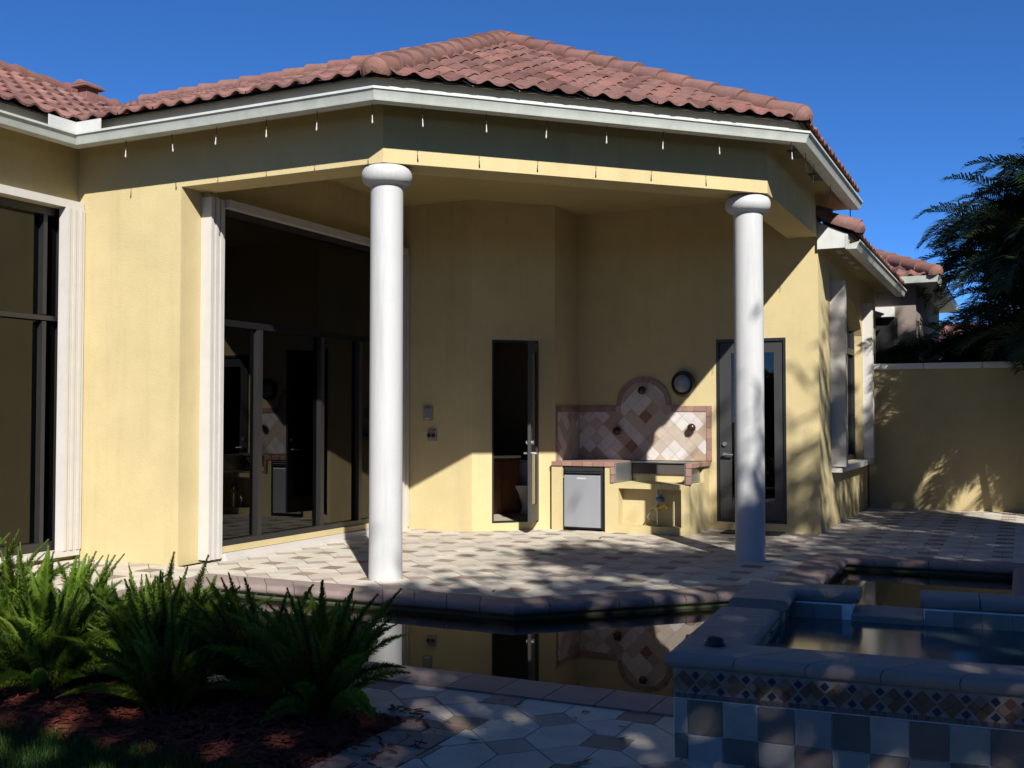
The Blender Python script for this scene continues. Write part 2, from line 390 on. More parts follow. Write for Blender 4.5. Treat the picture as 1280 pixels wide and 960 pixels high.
# mulch bed and lawn
def sheet(name, x0, x1, y0, y1, nx, ny, zf, m, c=(1, 1, 1)):
    s = MB(); vs_ = []; fs = []
    for j in range(ny + 1):
        for i in range(nx + 1):
            x = x0 + (x1 - x0) * i / nx; y = y0 + (y1 - y0) * j / ny; vs_.append((x, y, zf(x, y)))
    for j in range(ny):
        for i in range(nx):
            a = j * (nx + 1) + i; fs.append([a, a + 1, a + nx + 2, a + nx + 1])
    s.mesh(vs_, fs, 0, c); return s.build(name, m, smooth=True, recalc=False)
def mz(x, y):
    e = min(1, max(0, (-2.78 - x) / .25)) * min(1, max(0, (4.72 - y) / .15)) * min(1, max(0, (y - 3.60) / .12))
    return -.028 + .075 * e + e * .018 * (math.sin(x * 5.1 + y * 3) + math.sin(y * 9.3 - x * 2.1) * .7)
struct(sheet('mulch_bed', -9.0, -2.62, 3.5, 4.76, 180, 50, mz, M['mulch']))
ch = MB()
for _ in range(9000):
    x = random.uniform(-8, -2.50); y = random.uniform(3.62, 4.80)
    if x > -2.78 and random.random() < .9: continue
    if y > 4.70 and random.random() < .6: continue
    z = max(mz(x, y), .004 if (x > -2.80 or y > 4.70) else -1) + random.uniform(.002, .014); a = random.uniform(0, 6.28); l = random.uniform(.012, .045); ww = random.uniform(.003, .009)
    dx, dy = math.cos(a) * l, math.sin(a) * l; ex, ey = -math.sin(a) * ww, math.cos(a) * ww; dz = random.uniform(-.01, .01)
    ch.poly([(x - dx - ex, y - dy - ey, z - dz), (x + dx - ex, y + dy - ey, z + dz), (x + dx + ex, y + dy + ey, z + dz + .004), (x - dx + ex, y - dy + ey, z - dz + .004)], 0, jit((1.1, 1.0, 1.0), .5))
stuff(ch.build('mulch_chips', M['mulch'], recalc=False))
struct(sheet('lawn', -12, -2.82, -3.9, 3.66, 60, 60, lambda x, y: -.012 + .006 * math.sin(x * 4) * math.sin(y * 5), M['soil']))
gr = MB()
for _ in range(26000):
    x = random.uniform(-6.6, -2.84); y = random.uniform(2.4, 3.70) + .06 * math.sin(x * 7)
    h = random.uniform(.03, .075); a = random.uniform(0, 6.28); ww = .0035
    lx, ly = random.uniform(-.03, .03), random.uniform(-.03, .03)
    ex, ey = math.cos(a) * ww, math.sin(a) * ww
    gr.poly([(x - ex, y - ey, -.012), (x + ex, y + ey, -.012), (x + lx, y + ly, h)], 0, jit((1, 1, 1), .4))
stuff(gr.build('grass', M['grass'], recalc=False))

# ------------------------------------------------------------------ the house
H = thing('house', 'yellow stucco house with red tiled hip roof and columned covered patio', 'house', (-6, 12, 0))
wallpath = [(S0, 2.0), (S0, T1), (S1, T1), (S2, T2), (S2, 15.05)]
wl_ = MB()
# wing wall with the big window
wl_.box(S0 - .25, S0, 2.0, 8.30, 0, .11); wl_.box(S0 - .25, S0, 2.0, 8.30, 3.745, 4.44); wl_.box(S0 - .25, S0, 2.0, 3.9, .11, 3.745)
wl_.box(S0 - .25, S0, 8.30, T1, 0, 4.44)
wl_.box(S0 - .25, -7.80, T1, 8.72, 0, 3.888)                                  # pier between the two openings
wl_.box(SS - .28, SS, 8.72, T5, 3.83, 4.46); wl_.box(SS - .28, SS, 12.50, T5, 0, 3.83); wl_.box(SS - .28, SS, 8.72, 12.50, 0, .08)
wl_.box(SS - .28, S4, T5, T5 + .25, 0, 4.46)
e45 = Vector((.70711, .70711)); n45 = Vector((-.70711, .70711)); o45 = Vector((S4, T5))
def c45(d, n): p = o45 + e45 * d + n45 * n; return (p.x, p.y)
DL, DR = .281, .951
def wall45(d0, d1, n0, n1, z0, z1, mb, mi=0): mb.prism([c45(d0, n0), c45(d1, n0), c45(d1, n1), c45(d0, n1)], z0, z1, mi)
wall45(0, DL, 0, .22, 0, 4.46, wl_); wall45(DR, 1.194, 0, .22, 0, 4.46, wl_); wall45(DL, DR, 0, .22, 2.57, 4.46, wl_); wall45(DL, DR, 0, .22, 0, .10, wl_)
wl_.box(S3 - .25, S3, T4, T3, 0, 4.46)
wl_.box(S3 - .25, -3.795, T3, T3 + .25, 0, 4.46); wl_.box(-3.795, -2.857, T3, T3 + .25, 2.58, 4.46); wl_.box(-3.795, -2.857, T3, T3 + .25, 0, .11)
wl_.box(-2.857, S2, T3, T3 + .25, 0, 4.44)
# side wall along the pool terrace, window opening with an arched head
wl_.box(S2 - .25, S2, T3 + .25, 15.45, 0, 3.80); wl_.box(S2 - .25, S2, 18.5, 20.3, 0, 3.80); wl_.box(S2 - .25, S2, 15.45, 18.5, 0, .84)
arch = [(15.45, 2.75)] + [(16.975 - 1.525 * math.cos(math.pi * k / 16), 2.75 + .62 * math.sin(math.pi * k / 16)) for k in range(1, 16)] + [(18.5, 2.75)]
wl_.prismx(arch[:9] + [(16.975, 3.80), (15.45, 3.80)], S2 - .25, S2); wl_.prismx(arch[8:] + [(18.5, 3.80), (16.975, 3.80)], S2 - .25, S2)
walls = wl_.build('wall', M['stucco'], H)
bm_ = MB(); bm_.sweep([(S0 - .25, T1), (S1, T1), (S2, T2), (S2, T3)], [(0, 3.888), (0, 4.44), (-.38, 4.44), (-.38, 3.888)])
bm_.build('beam', M['stucco'], H)
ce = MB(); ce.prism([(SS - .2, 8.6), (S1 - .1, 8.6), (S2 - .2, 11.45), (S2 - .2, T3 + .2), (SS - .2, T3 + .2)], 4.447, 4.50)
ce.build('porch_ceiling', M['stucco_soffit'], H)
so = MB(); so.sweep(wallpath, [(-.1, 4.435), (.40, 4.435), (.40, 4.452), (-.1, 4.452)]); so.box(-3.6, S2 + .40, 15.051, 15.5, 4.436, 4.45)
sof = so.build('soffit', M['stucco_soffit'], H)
for y in (11.75, 13.0):
    v = MB()
    v.box(S2 + .12, S2 + .27, y, y + .40, 4.426, 4.434)
    for k in range(5): v.box(S2 + .135 + k * .027, S2 + .148 + k * .027, y + .02, y + .38, 4.420, 4.4255)
    v.build('soffit_vent', M['blackplastic'], sof)
gt = MB(); gprof = [(.335, 4.335), (.435, 4.335), (.442, 4.35), (.450, 4.38), (.474, 4.42), (.485, 4.425), (.485, 4.447), (.475, 4.447), (.475, 4.43), (.35, 4.40), (.335, 4.44)]
gt.sweep(wallpath, gprof); gt.build('gutter', M['gutter'], H, smooth=True, auto=25)
fa = MB(); fa.sweep(wallpath, [(.30, 4.34), (.333, 4.34), (.333, 4.59), (.30, 4.59)]); fa.build('fascia', M['fascia'], H)
fa = MB(); fa.sweep(wallpath, [(.25, 4.40), (.295, 4.40), (.295, 4.60), (.25, 4.615)]); fa.build('eave_closure', M['deckunder'], H)
sg = MB()
xi, yi = S0 + .47, T1 - .47
sg.prism([(xi, yi), (xi + .34, yi), (xi + .34, yi + .012), (xi - .012, yi + .012), (xi - .012, yi - .34), (xi, yi - .34)], 4.44, 4.56)
sg.build('splash_guard', M['fascia'], H)

# roofs
Z0 = 4.57; E = .40
def half(line_a, line_b): return line_a, line_b
def tile_field(mb, org, ed, up, slope, poly, z0, wave=.232, course=.345, seed=1):
    rnd = random.Random(seed)
    org = Vector(org); ed = Vector(ed).normalized(); up = Vector(up).normalized()
    xs = [(Vector(p) - org).dot(ed) for p in poly]; ys = [(Vector(p) - org).dot(up) for p in poly]
    x0, x1, y1 = min(xs), max(xs), max(ys)
    bm = bmesh.new(); cl = bm.loops.layers.float_color.new('tint')
    def prof(u):                                        # one S-shaped tile across its width
        return .020 - .022 * math.cos(2 * math.pi * u) + .004 * math.cos(4 * math.pi * u)
    us = [k / 12 for k in range(13)]
    nj = int(y1 / course) + 1; ni = int((x1 - x0) / wave) + 2
    for j in range(nj):
        ya, yb_ = j * course - (.045 if j == 0 else 0), (j + 1) * course + .02
        for i in range(-1, ni):
            base = rnd.choice([(1, 1, 1), (1.1, .97, .93), (.86, .86, .88), (1.05, 1.02, 1.0), (.74, .68, .68), (1.2, 1.12, 1.06), (.66, .60, .60)])
            k = rnd.uniform(.86, 1.12); c = (base[0] * k, base[1] * k, base[2] * k, 1)
            jx = rnd.uniform(-.006, .006); jy = rnd.uniform(-.008, .008); jz = rnd.uniform(-.003, .003)
            rows = []
            for (y, lift) in ((ya + jy + .13, .020), (ya + jy + .004, .022 + jz), (ya + jy, .046 + jz), (yb_ + jy, .010 + jz)):
                r = []
                for u in us:
                    x = x0 + (i + u) * wave + jx
                    p2 = org + ed * x + up * y; r.append(bm.verts.new((p2.x, p2.y, z0 + slope * y + prof(u) + lift)))
                rows.append(r)
            rows.insert(3, [bm.verts.new(v_.co) for v_ in rows[2]]); rows.insert(2, [bm.verts.new(v_.co) for v_ in rows[1]])
            for a in (0, 2, 4):
                for b in range(len(us) - 1):
                    f = bm.faces.new([rows[a][b], rows[a][b + 1], rows[a + 1][b + 1], rows[a + 1][b]]); f.smooth = True
                    for l in f.loops: l[cl] = c
    pl = ccw([tuple(p) for p in poly])
    for a in range(len(pl)):
        p, q = Vector(pl[a]), Vector(pl[(a + 1) % len(pl)]); d = (q - p).normalized(); nrm = Vector((d.y, -d.x))
        mid = (p + q) / 2
        sh = .08 if abs((p - org).dot(up)) < .01 and abs((q - org).dot(up)) < .01 else 0
        bmesh.ops.bisect_plane(bm, geom=bm.verts[:] + bm.edges[:] + bm.faces[:], plane_co=(p.x + nrm.x * sh, p.y + nrm.y * sh, 0), plane_no=(nrm.x, nrm.y, 0), clear_outer=True)
    bm.verts.index_update(); k0 = len(mb.v); mb.v += [tuple(v.co) for v in bm.verts]
    for f in bm.faces:
        mb.f.append([k0 + v.index for v in f.verts]); mb.m.append(0); c = f.loops[0][cl]; mb.c.append((c[0], c[1], c[2]))
    bm.free()
    # boarding under the tiles
    zz = lambda p: z0 - .02 + slope * (Vector(p) - org).dot(up)
    mb.poly([(p[0], p[1], zz(p)) for p in pl], 1)
    mb.smooth_all = True
def caps(mb, a, b, r=.142, ln=.41, seed=3):
    rnd = random.Random(seed); a, b = Vector(a), Vector(b); d = (b - a); L = d.length; d.normalize()
    side = d.cross(Vector((0, 0, 1))).normalized(); up = side.cross(d); n = int(L / ln)
    for i in range(n + 1):
        p = a + d * (i * ln); q = a + d * min(L + .05, i * ln + ln + .06); c = jit((1.08, 1.0, .95), .14); k = rnd.uniform(-.01, .01)
        rows = []
        for (pt, rr, lift) in ((p, r - .02, -.01), (p, r + .016, .02 + k), (p.lerp(q, .5), r + .006, .012), (q, r - .006, .0)):
            rows.append([tuple(pt + side * math.cos(t) * rr + up * (math.sin(t) * rr * .95 + lift)) for t in [math.pi * (-.12 + 1.24 * m / 12) for m in range(13)]])
        for x in range(3):
            k0 = len(mb.v); mb.v += rows[x] + rows[x + 1]
            for m in range(12): mb.f.append([k0 + m, k0 + m + 1, k0 + 14 + m, k0 + 13 + m]); mb.m.append(0); mb.c.append(c)
        if i == 0:                                          # rounded, mortared starter end
            rr = [[tuple(p - d * o_ + side * math.cos(t) * r_ + up * (math.sin(t) * r_ * .95 + .015)) for t in [math.pi * (-.12 + 1.24 * m / 12) for m in range(13)]] for o_, r_ in ((.085, .01), (.08, r * .45), (.055, r * .8), (.02, r * .98), (-.01, r + .014))]
            for x in range(4):
                k0 = len(mb.v); mb.v += rr[x] + rr[x + 1]
                for m in range(12): mb.f.append([k0 + m, k0 + m + 1, k0 + 14 + m, k0 + 13 + m]); mb.m.append(0); mb.c.append(c)
K = (-6.354, 12.946); KZ = 6.61
BC = (-5.19, 7.994); CD = (-2.03, 11.154); IN = (-8.858, 7.994)
mB = (KZ - Z0) / (K[1] - 7.994); mC = (KZ - Z0) / (((K[1] - BC[1]) - (K[0] - BC[0])) / math.sqrt(2)); mD = (KZ - Z0) / (-2.03 - K[0]); mA = .48
wA = 2.65
rf = MB()
vy = lambda dx: 7.994 + dx * mA / mB
tile_field(rf, (-14, 7.994), (1, 0), (0, 1), mB, [IN, BC, K, (IN[0] - (K[1] - 7.994) * mB / mA, K[1])], Z0, seed=11)
tile_field(rf, BC, (1, 1), (-1, 1), mC, [BC, CD, K], Z0, seed=12)
tile_field(rf, CD, (0, 1), (-1, 0), mD, [CD, (-2.03, 15.10), (K[0], 15.10), K], Z0, seed=13)
tile_field(rf, (-8.858, 1.0), (0, 1), (-1, 0), mA, [(-8.858, 2.0), IN, (-8.858 - wA, vy(wA)), (-8.858 - wA, 2.0)], Z0, seed=14)
roof = rf.build('roof', [M['tile'], M['deckunder']], H, recalc=False)
aw = -8.858 - wA
for p_, q_, sd_ in (((*BC, Z0 + .02), (*K, KZ + .04), 3), ((*CD, Z0 + .02), (*K, KZ + .04), 4), ((K[0] - 6.5, K[1], KZ + .02), (K[0] - .1, K[1], KZ + .05), 5),
                    ((aw, 2.0, Z0 + mA * wA + .02), (aw, vy(wA), Z0 + mA * wA + .02), 6), ((K[0], 15.1, KZ + .03), (K[0], K[1] + .1, KZ + .05), 7)):
    cpm = MB(); caps(cpm, p_, q_, r=.122 if sd_ < 5 else .105, seed=sd_); cpm.build('ridge_tiles', [M['tile']], roof, smooth=True, auto=50, recalc=False)
gb = MB(); gb.prismy([(-2.40, 4.452), (K[0], 4.452), (K[0], KZ - .05), (-2.40, Z0 + .12)], 14.95, 15.05); gb.build('gable_wall', M['stucco'], H)
# clay vent on the wing roof
vt = MB(); vx, vy2 = -11.05, 10.15; vz = Z0 + mA * 2.2 + .05
vt.box(vx - .08, vx + .08, vy2 - .10, vy2 + .10, vz - .1, vz + .15)
vt.prism([(vx - .13, vy2 - .17), (vx + .13, vy2 - .17), (vx + .13, vy2 + .17), (vx - .13, vy2 + .17)], vz + .15, vz + .18)
vt.prismy([(vx - .13, vz + .18), (vx + .13, vz + .18), (vx + .03, vz + .24), (vx - .03, vz + .24)], vy2 - .165, vy2 + .165)
vt.build('roof_vent', M['tile'], H, bevel=.01)

# lower side roof
lr = MB(); tile_field(lr, (-1.97, 14.0), (0, 1), (-1, 0), .45, [(-1.97, 14.30), (-1.97, 20.3), (-2.425, 20.3), (-2.425, 14.30)], 3.90, seed=21)
tile_field(lr, (-1.97, 14.0), (0, 1), (-1, 0), .45, [(-2.426, 15.11), (-2.426, 20.3), (-4.2, 20.3), (-4.2, 15.11)], 3.90, seed=22)
lo = lr.build('side_roof', [M['tile'], M['deckunder']], H, recalc=False)
v = MB(); caps(v, (-1.93, 14.36, 3.93), (-2.62, 14.36, 4.25), r=.12, seed=23); v.build('rake_tiles', M['tile'], lo, smooth=True, auto=50, recalc=False)
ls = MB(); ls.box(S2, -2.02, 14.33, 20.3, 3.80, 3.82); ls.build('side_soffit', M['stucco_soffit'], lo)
lg = MB(); lg.sweep([(S2 + .06, 14.29), (S2 + .06, 20.3)], [(a, b - .64) for a, b in gprof]); lg.sweep([(S2 + .06, 14.29), (S2 + .06, 20.3)], [(.30, 3.70), (.333, 3.70), (.333, 3.90), (.30, 3.90)]); lg.build('side_gutter', M['gutter'], lo, smooth=True, auto=25)
lf = MB(); lf.prismy([(S2 + .003, 3.72), (-2.05, 3.72), (-2.05, 3.90), (S2 + .003, 4.08)], 14.295, 14.325); lf.build('rake_board', M['fascia'], lo)
for k in range(4):
    v = MB(); y = 15.0 + k * .55; v.box(-2.31, -2.24, y, y + .30, 3.788, 3.7985); v.build('soffit_vent', M['fascia'], lo)  # pale bars standing in for bright reflections on the side soffit
dv = MB(); dv.prism([(-2.42, 15.8), (-2.16, 15.8), (-2.16, 15.9), (-2.42, 15.9)], 4.0, 4.30); dv.tube([(-2.29, 15.85, 4.05), (-2.29, 15.85, 4.36)], .09, 10); dv.build('roof_vent', M['fascia'], lo, bevel=.03)

# columns
def column(x, y, label):
    sh = MB(); r = .157
    sh.lathe([(r + .004, 0), (r + .002, .05), (r, .3), (r * .985, 3.70)], x, y, 48); c = sh.build('column', M['white'], H, smooth=True, auto=50); c['label'] = label
    cpb = MB(); pr = [(r * .985, 3.690)] + [(.172 + .068 * math.cos(R(a)) * 1.0, 3.797 + .088 * math.sin(R(a))) for a in range(-90, 91, 12)] + [(.17, 3.887)]
    cpb.lathe(pr, x, y, 48); cpb.build('capital', M['white'], c, smooth=True, auto=60)
column(-5.435, 8.585, 'white round column standing nearest the planted bed'); column(-2.66, 11.41, 'white round column in front of the glazed door')

# openings: big sliding doors and wing window
def bars(mb, s, segs, mi=0):
    for (t0, t1, z0, z1, d) in segs: mb.box(s - d, s + .0, t0, t1, z0, z1, mi)
gl = MB()
sl = thing('tmp', 'x', 'x'); bpy.data.objects.remove(sl)
fr = MB(); gx = -7.80
bars(fr, gx + .06, [(8.72, 12.50, .14, .20, .12), (8.72, 12.50, 3.70, 3.76, .12), (8.72, 8.79, .20, 3.70, .12), (12.43, 12.50, .20, 3.70, .12)])
slide = fr.build('sliding_door', M['bronze'], H)
for a, b in ((9.58, 9.65), (10.76, 10.83), (11.59, 11.66)):
    f2 = MB(); bars(f2, gx + .055, [(a, b, .201, 2.499, .09)]); f2.build('door_stile', M['bronze'], slide)
    f2 = MB(); bars(f2, gx - .02, [(a + .015, b - .015, 2.581, 3.699, .05)]); f2.build('transom_mullion', M['bronze'], slide)
f2 = MB(); bars(f2, gx + .03, [(8.79, 12.43, 2.505, 2.575, .03)]); f2.build('transom', M['darkframe'], slide)
for (a, b, z0, z1) in [(8.79, 9.56, .20, 2.50), (9.65, 10.75, .20, 2.50), (10.83, 11.58, .20, 2.50), (11.66, 12.43, .20, 2.50), (8.79, 12.43, 2.501, 3.70)]:
    p = MB(); p.box(gx - .012, gx - .004, a, b, z0, z1); p.build('pane', M['glass'], slide)
tr = MB(); tr.box(SS + .002, SS + .10, 8.925, 12.60, 3.755, 3.84); tr.build('shutter_track', M['beige'], H)
tr = MB(); tr.prismy([(SS + .002, 0), (SS + .10, 0), (SS + .10, .03), (SS + .085, .03), (SS + .085, .075), (SS + .002, .075)], 8.925, 12.60); tr.build('shutter_track', M['beige'], H)
sill = MB(); sill.box(SS - .02, SS + .03, 8.72, 12.5, .08, .14); sill.build('door_sill', M['stucco'], H)
def stack(name, x0, x1, y0, y1, z0, z1, n, along='y'):
    s = MB(); k = 0
    for i in range(n):
        a = i / n; b = (i + .86) / n; d = .012 if i % 2 else 0
        if along == 'y': s.box(x0, x1 - d, y0 + (y1 - y0) * a, y0 + (y1 - y0) * b, z0, z1)
        else: s.box(x0 + (x1 - x0) * a, x0 + (x1 - x0) * b, y0 + d, y1, z0, z1)
    s.box(x0, x1 - .02, y0 + .005, y1 - .005, z0 + .01, z1 - .01) if along == 'y' else s.box(x0 + .005, x1 - .005, y0 + .02, y1, z0 + .01, z1 - .01)
    o = s.build('accordion_shutter', M['beige'], H)
    f = MB(); f.box((x0 + x1) / 2 - .04, (x0 + x1) / 2 + .04, y0 + .02, y0 + .10, z0 - .02, z0 - .001); f.build('bottom_guide', M['blackplastic'], o)
    return o
stack('a', -7.799, -7.66, 8.69, 8.92, .03, 3.83, 6)
stack('b', -7.72, -7.62, 12.47, 12.655, .03, 3.753, 4)
# wing window
fr = MB(); wx = S0 - .09
bars(fr, wx + .05, [(3.9, 8.30, .11, .20, .10), (3.9, 8.30, 3.66, 3.745, .10), (3.9, 3.98, .2, 3.66, .10), (8.21, 8.30, .20, 3.66, .10), (3.98, 8.21, 2.54, 2.59, .09)])
wwin = fr.build('window', M['bronze'], H)
for t in (5.3, 6.75, 7.98):
    f2 = MB(); bars(f2, wx + .045, [(t, t + .05, .201, 2.529, .08), (t, t + .05, 2.601, 3.659, .08)]); f2.build('mullion', M['bronze'], wwin)
p = MB(); p.box(wx - .035, wx - .027, 3.98, 8.21, .2, 2.53); p.box(wx - .035, wx - .027, 3.98, 8.21, 2.6, 3.66); p.build('pane', M['glass'], wwin)
st_ = MB(); st_.box(S0 + .001, S0 + .10, 2.2, 8.38, 3.75, 3.835); st_.build('shutter_track', M['beige'], H); st_ = MB(); st_.box(S0 + .001, S0 + .12, 2.2, 8.36, .05, .11); st_.build('shutter_track', M['beige'], H)
stack('c', S0 + .002, S0 + .13, 8.14, 8.385, .112, 3.748, 6)
# rooms behind the glass
rm = MB()
def room(x0, x1, y0, y1, z0=.09, z1=4.3):
    a = [(x0, y0), (x1, y0), (x1, y1), (x0, y1)]
    rm.poly([(x, y, z0) for x, y in a], 1); rm.poly([(x, y, z1) for x, y in a])
    return a
a = room(-12.8, SS - .29, 8.73, 15.5)
rm.box(-12.9, -12.8, 8.73, 15.5, 0, 4.3); rm.box(-12.8, SS - .29, 15.4, 15.5, 0, 4.3); rm.box(-12.8, SS - .4, 8.725, 8.76, 0, 4.3)
room(-12.8, S0 - .26, 2.0, 8.7); rm.box(-12.9, -12.8, 2.0, 8.7, 0, 4.3); rm.box(-12.8, S0 - .26, 1.9, 2.0, 0, 4.3)
room(-6.0, S2 - .26, T3 + .26, 20.2); rm.box(-6.1, -6.0, T3 + .3, 20.2, 0, 4.3); rm.box(-6.0, S2 - .26, 20.2, 20.3, 0, 4.3)
rm.build('interior', [M['inside'], M['insidefloor']], H, recalc=False)

# side window: frame, panes, sill and shutter stacks
fr = MB(); wx = S2 - .16
bars(fr, wx + .04, [(15.45, 18.5, .84, .92, .08), (15.45, 15.54, .92, 3.3, .08), (18.41, 18.5, .92, 3.3, .08), (15.54, 18.41, 2.55, 2.64, .08), (16.4, 16.48, .92, 2.55, .08), (17.5, 17.58, .92, 2.55, .08)])
ww = fr.build('window', M['bronze'], H); p = MB(); p.prismx([(15.5, .9), (18.45, .9), (18.45, 2.8), (17.9, 3.2), (16.975, 3.36), (16.0, 3.2), (15.5, 2.8)], wx - .02, wx - .012); p.build('pane', M['glass'], ww)
s_ = MB(); s_.box(S2 + .001, S2 + .14, 15.3, 18.75, .76, .84); s_.build('sill', M['beige'], ww)
stack('d', S2 + .002, S2 + .20, 15.28, 15.44, .842, 3.42, 3, 'y'); stack('e', S2 + .002, S2 + .16, 18.52, 18.74, .842, 3.42, 4, 'y')

# glazed door beside the kitchen
x0, x1, z0, z1 = -3.795, -2.857, .11, 2.58; yd = T3 + .05
fr = MB()
for (a, b, c, d) in [(x0, x0 + .035, z0, z1), (x1 - .035, x1, z0, z1), (x0 + .035, x1 - .035, z1 - .04, z1), (x0 + .035, x1 - .035, z0, z0 + .03)]: fr.box(a, b, yd - .053, yd + .08, c, d)
door = fr.build('glazed_door', M['bronze'], H)
lf = MB()
for (a, b, c, d) in [(x0 + .04, x0 + .20, z0 + .035, z1 - .045), (x1 - .16, x1 - .04, z0 + .035, z1 - .045), (x0 + .20, x1 - .16, z1 - .19, z1 - .045), (x0 + .20, x1 - .16, z0 + .035, z0 + .27)]: lf.box(a, b, yd - .03, yd + .02, c, d)
lf.build('leaf', M['greyframe'], door); p = MB(); p.box(x0 + .20, x1 - .16, yd - .01, yd - .004, z0 + .27, z1 - .19); p.build('pane', M['doorglass'], door)
hn = MB(); hx = x0 + .11
hn.tube([(hx, yd - .03, 1.02), (hx, yd - .09, 1.02)], .022, 10); hn.tube([(hx, yd - .09, 1.02), (hx + .12, yd - .09, 1.015)], .013, 8); hn.build('handle', M['metal'], door, smooth=True, auto=50)
hn = MB(); hn.tube([(hx, yd - .03, 1.16), (hx, yd - .06, 1.16)], .028, 12); hn.build('lock', M['metal'], door, smooth=True, auto=50)

# open bathroom door, its frame, leaf and the room behind
fr = MB()
for (a, b, z0, z1) in [(DL, DL + .03, .10, 2.57), (DR - .035, DR, .10, 2.57), (DL + .03, DR - .035, 2.535, 2.57)]: wall45(a, b, .01, .16, z0, z1, fr)
wall45(DL + .03, DR - .035, .0, .16, .10, .115, fr)
bd = fr.build('bathroom_door', M['bronze'], H)
hinge = Vector(c45(DR - .02, -.005)); phi = R(-75.5); dv_ = Vector((math.cos(phi), math.sin(phi))); nv = Vector((-dv_.y, dv_.x))
def leafpt(d, n): q = hinge + dv_ * d + nv * n; return (q.x, q.y)
lf = MB(); LW = .62
def lbox(mb, d0, d1, n0, n1, z0, z1, mi=0): mb.prism([leafpt(d0, n0), leafpt(d1, n0), leafpt(d1, n1), leafpt(d0, n1)], z0, z1, mi)
lbox(lf, .0, .11, -.02, .02, .13, 2.52); lbox(lf, LW - .11, LW, -.02, .02, .13, 2.52); lbox(lf, .11, LW - .11, -.02, .02, 2.40, 2.52); lbox(lf, .11, LW - .11, -.02, .02, .13, .36)
lf.build('leaf', M['greyframe'], bd)
p = MB(); lbox(p, .11, LW - .11, -.004, .004, .36, 2.40); p.build('pane', M['doorglass'], bd)
for sgn in (1, -1):
    hn = MB()
    a = leafpt(LW - .06, .02 * sgn); b = leafpt(LW - .06, .075 * sgn); c = leafpt(LW - .17, .075 * sgn)
    hn.tube([(*a, 1.05), (*b, 1.05), (*c, 1.045)], .013, 8); hn.build('handle', M['metal'], bd, smooth=True, auto=50)
    hn = MB(); hn.tube([(*a, 1.19), (*leafpt(LW - .06, .05 * sgn), 1.19)], .026, 10); hn.build('lock', M['metal'], bd, smooth=True, auto=50)
br = MB()
br.prism([(-6.92, 12.93), c45(.03, .225), c45(1.02, .225), (-6.10, 13.80), (-6.10, 15.6), (-7.9, 15.6), (-7.9, 12.93)], .06, .10, 1)
br.prism([(-6.92, 12.93), c45(.03, .225), c45(1.02, .225), (-6.10, 13.80), (-6.10, 15.6), (-7.9, 15.6), (-7.9, 12.93)], 3.0, 3.05)
br.box(-7.95, -6.05, 15.6, 15.7, .06, 3.05); br.box(-7.98, -7.90, 12.93, 15.6, .06, 3.05); br.box(-6.098, -6.08, 13.8, 15.6, .06, 3.0)
br.build('bathroom', [M['inside'], M['insidefloor']], H)

# ------------------------------------------------------------------ things in and on the patio
t45 = math.pi / 4
van = MB()
van_o = thing('vanity_cabinet', 'dark wood cabinet inside the bathroom behind the open door', 'cabinet', (*c45(.90, 1.55), .10), rotz=t45)
v = MB(); v.box(-.30, .25, -.22, .28, 0, .82); v.build('carcass', M['wood'], van_o, local=True, bevel=.006)
v = MB(); v.box(-.32, .27, -.25, .28, .822, .86); v.build('top', M['porcelain'], van_o, local=True, bevel=.006)
for k in range(2):
    v = MB(); v.box(-.28 + k * .265, -.03 + k * .265, -.242, -.222, .06, .78); d_ = v.build('cabinet_door', M['wood'], van_o, local=True, bevel=.004)
    v = MB(); v.tube([(-.06 + k * .07, -.243, .5), (-.06 + k * .07, -.262, .5)], .012, 8); v.build('knob', M['metal'], d_, local=True)
toi = thing('toilet', 'white toilet seen through the open bathroom door', 'toilet', (*c45(1.34, 1.45), .10), rotz=t45 + math.pi * .8)
v = MB()
def ell(mb, z, rx, ry, cy): return [(rx * math.cos(2 * math.pi * k / 24), cy + ry * math.sin(2 * math.pi * k / 24), z) for k in range(24)]
def loft(mb, rings):
    k0 = len(mb.v)
    for r in rings: mb.v += r
    n = len(rings[0])
    for i in range(len(rings) - 1):
        for j in range(n): mb.f.append([k0 + i * n + j, k0 + i * n + (j + 1) % n, k0 + (i + 1) * n + (j + 1) % n, k0 + (i + 1) * n + j]); mb.m.append(0); mb.c.append((1, 1, 1))
    mb.f.append([k0 + j for j in range(n)][::-1]); mb.m.append(0); mb.c.append((1, 1, 1)); e = k0 + (len(rings) - 1) * n; mb.f.append([e + j for j in range(n)]); mb.m.append(0); mb.c.append((1, 1, 1))
loft(v, [ell(v, 0, .12, .20, 0), ell(v, .10, .105, .17, 0), ell(v, .25, .14, .20, .04), ell(v, .38, .185, .25, .08)]); v.build('bowl', M['porcelain'], toi, local=True, smooth=True, auto=60)
v = MB(); loft(v, [ell(v, .382, .19, .255, .08), ell(v, .415, .185, .25, .08)]); v.build('seat', M['porcelain'], toi, local=True, smooth=True, auto=40)
v = MB(); v.box(-.21, .21, -.36, -.19, .36, .74); v.box(-.22, .22, -.37, -.18, .742, .775); v.build('cistern', M['porcelain'], toi, local=True, bevel=.015)

